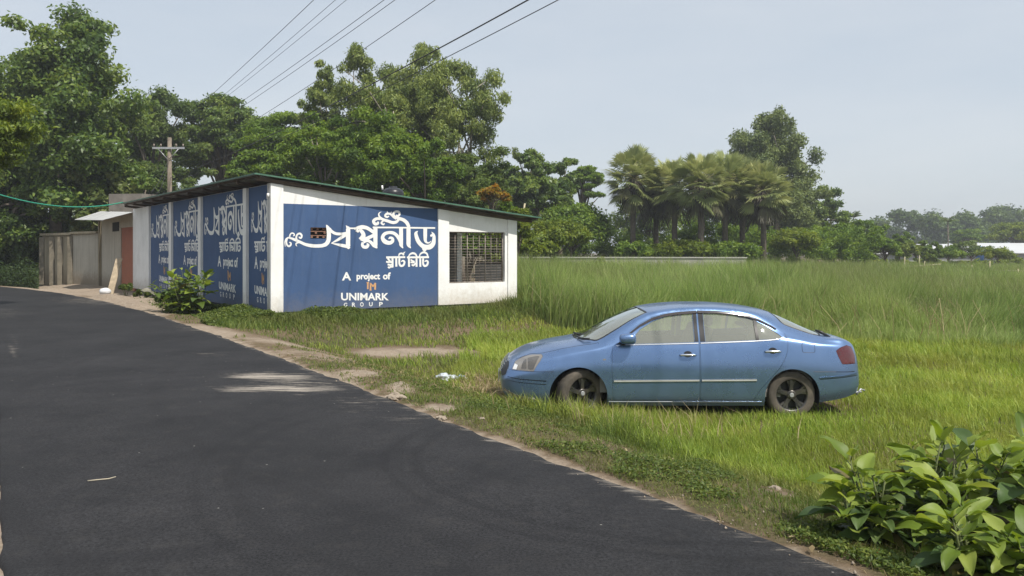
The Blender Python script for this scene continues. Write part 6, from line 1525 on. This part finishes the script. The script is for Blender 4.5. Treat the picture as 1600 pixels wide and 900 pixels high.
M_BAG = mat('white_plastic_film', (.46, .50, .54), .3, var=.12, scale=10, spec=.5); M_BAGB = mat('pale_blue_plastic_film', (.30, .45, .62), .3, var=.15, scale=12)
crumple('plastic_bag', on_ground(697, 595), (.16, .10, .075), M_BAG, 'crumpled white plastic bag on the grass left of the car nose', 'litter', 3, 1.1)
crumple('plastic_bag', on_ground(720, 592), (.075, .06, .05), M_BAGB, 'small pale blue plastic scrap beside the white bag', 'litter', 4, 1.1)
M_STONE = mat('pale_stone', (.30, .25, .195), .9, var=.2, scale=9, bmp=.3)
for px, py, r_, lab in ((1212, 766, .045, 'pale stone on the verge left of the big-leaved shrubs'), (690, 655, .05, 'flat pale stone at the road edge below the bag'), (618, 624, .10, 'pale clod of sand at the road edge, upper one'), (752, 655, .03, 'small stone at the road edge right of the flat one'), (1116, 742, .028, 'little stone half hidden in the verge grass'), (900, 700, .02, 'tiny stone on the verge in front of the wheel')):
    crumple('stone', on_ground(px, py), (r_, r_ * .8, r_ * .5), M_STONE, lab, 'stone', int(px), .6)
crumple('scrap', on_ground(1493, 668), (.03, .02, .012), M_BAG, 'white scrap in the grass above the big-leaved shrubs', 'litter', 8, .8)
crumple('wrapper', on_ground(1374, 866), (.016, .012, .02), mat('red_wrapper', (.45, .06, .03), .4), 'small red wrapper under the low big-leaved shrub', 'litter', 9, .8)
b = MB(); q = gp(158, 752, 0.0); b.tube([(q.x - .08, q.y - .03, .012), (q.x - .02, q.y - .01, .014), (q.x + .05, q.y + .01, .016), (q.x + .075, q.y + .06, .016)], .004, 5); tag(b.build('straw', mat('pale_straw', (.45, .40, .30), .8)), 'pale curved straw lying on the near asphalt', 'straw')

# grit and crumbled earth along the asphalt edge, dry leaves
n = 5200; X, Y = scatter(n, rng, 300, 1500, 3.9, 24); i_ = rng.integers(0, 1, n); d = road_d(X, Y)
k = (d > -.09) & (d < 1.5) & (rng.random(n) < np.exp(-np.abs(d - .06) / .28)); X, Y, d = X[k], Y[k], d[k]; n = len(X)
r_ = np.exp(rng.normal(-5.15, .45, n)); Z = np.where(d < .03, .002, H(X, Y)); dirs = unit(np.array([[1, 0, -.1], [-.5, .87, 0], [-.5, -.87, .1], [0, 0, .8], [.1, 0, -.7]], float))
V = np.stack([X, Y, Z + r_ * .35], -1)[:, None] + dirs[None] * r_[:, None, None] * rng.uniform(.6, 1.3, (n, 5, 1))
T_ = (np.arange(n)[:, None, None] * 5 + np.array([[0, 1, 3], [1, 2, 3], [2, 0, 3], [1, 0, 4], [2, 1, 4], [0, 2, 4]])[None]).reshape(-1, 3)
tag(link('gravel', np_mesh('gravel', V.reshape(-1, 3), T_, mat('road_grit', (.27, .225, .175), .95, var=.45, scale=30))), 'grit and crumbs of earth along the asphalt edge', 'gravel', kind='stuff')
n = 420; X, Y = scatter(n, rng, 350, 1550, 4.0, 18); d = road_d(X, Y); k = (d > .05) & (d < 2.0) & (rng.random(n) < .4); X, Y, d = X[k], Y[k], d[k]; n = len(X)
V, T_ = leaves(np.stack([X, Y, np.where(d < .05, .012, H(X, Y) + .03)], -1), unit(rng.normal(size=(n, 3)) * .35 + np.array([0, 0, 1.])), .055, .03, rng)
tag(link('dry_leaves', np_mesh('dry_leaves', V, T_, GM_DRY, False, {'rnd': np.repeat(rng.random(n), 4)})), 'scattered dry leaves on the verge', 'leaves', kind='stuff')

# ------------------------------------------------------------------ humid air over the whole place
hm = bpy.data.materials.new('haze'); hm.use_nodes = True; hn = hm.node_tree; hn.nodes.clear()
ho = hn.nodes.new('ShaderNodeOutputMaterial'); hv = hn.nodes.new('ShaderNodeVolumePrincipled')
hv.inputs['Color'].default_value = (.90, .94, 1.0, 1); hv.inputs['Density'].default_value = .00095; hv.inputs['Anisotropy'].default_value = .3
hn.links.new(hv.outputs[0], ho.inputs['Volume'])
b = MB(); b.box((-450, -130, -2.2), (900, 0, 0), (0, 640, 0), (0, 0, 26.0))
tag(b.build('haze', hm), 'thin pale monsoon haze over the whole place', 'haze', kind='stuff')
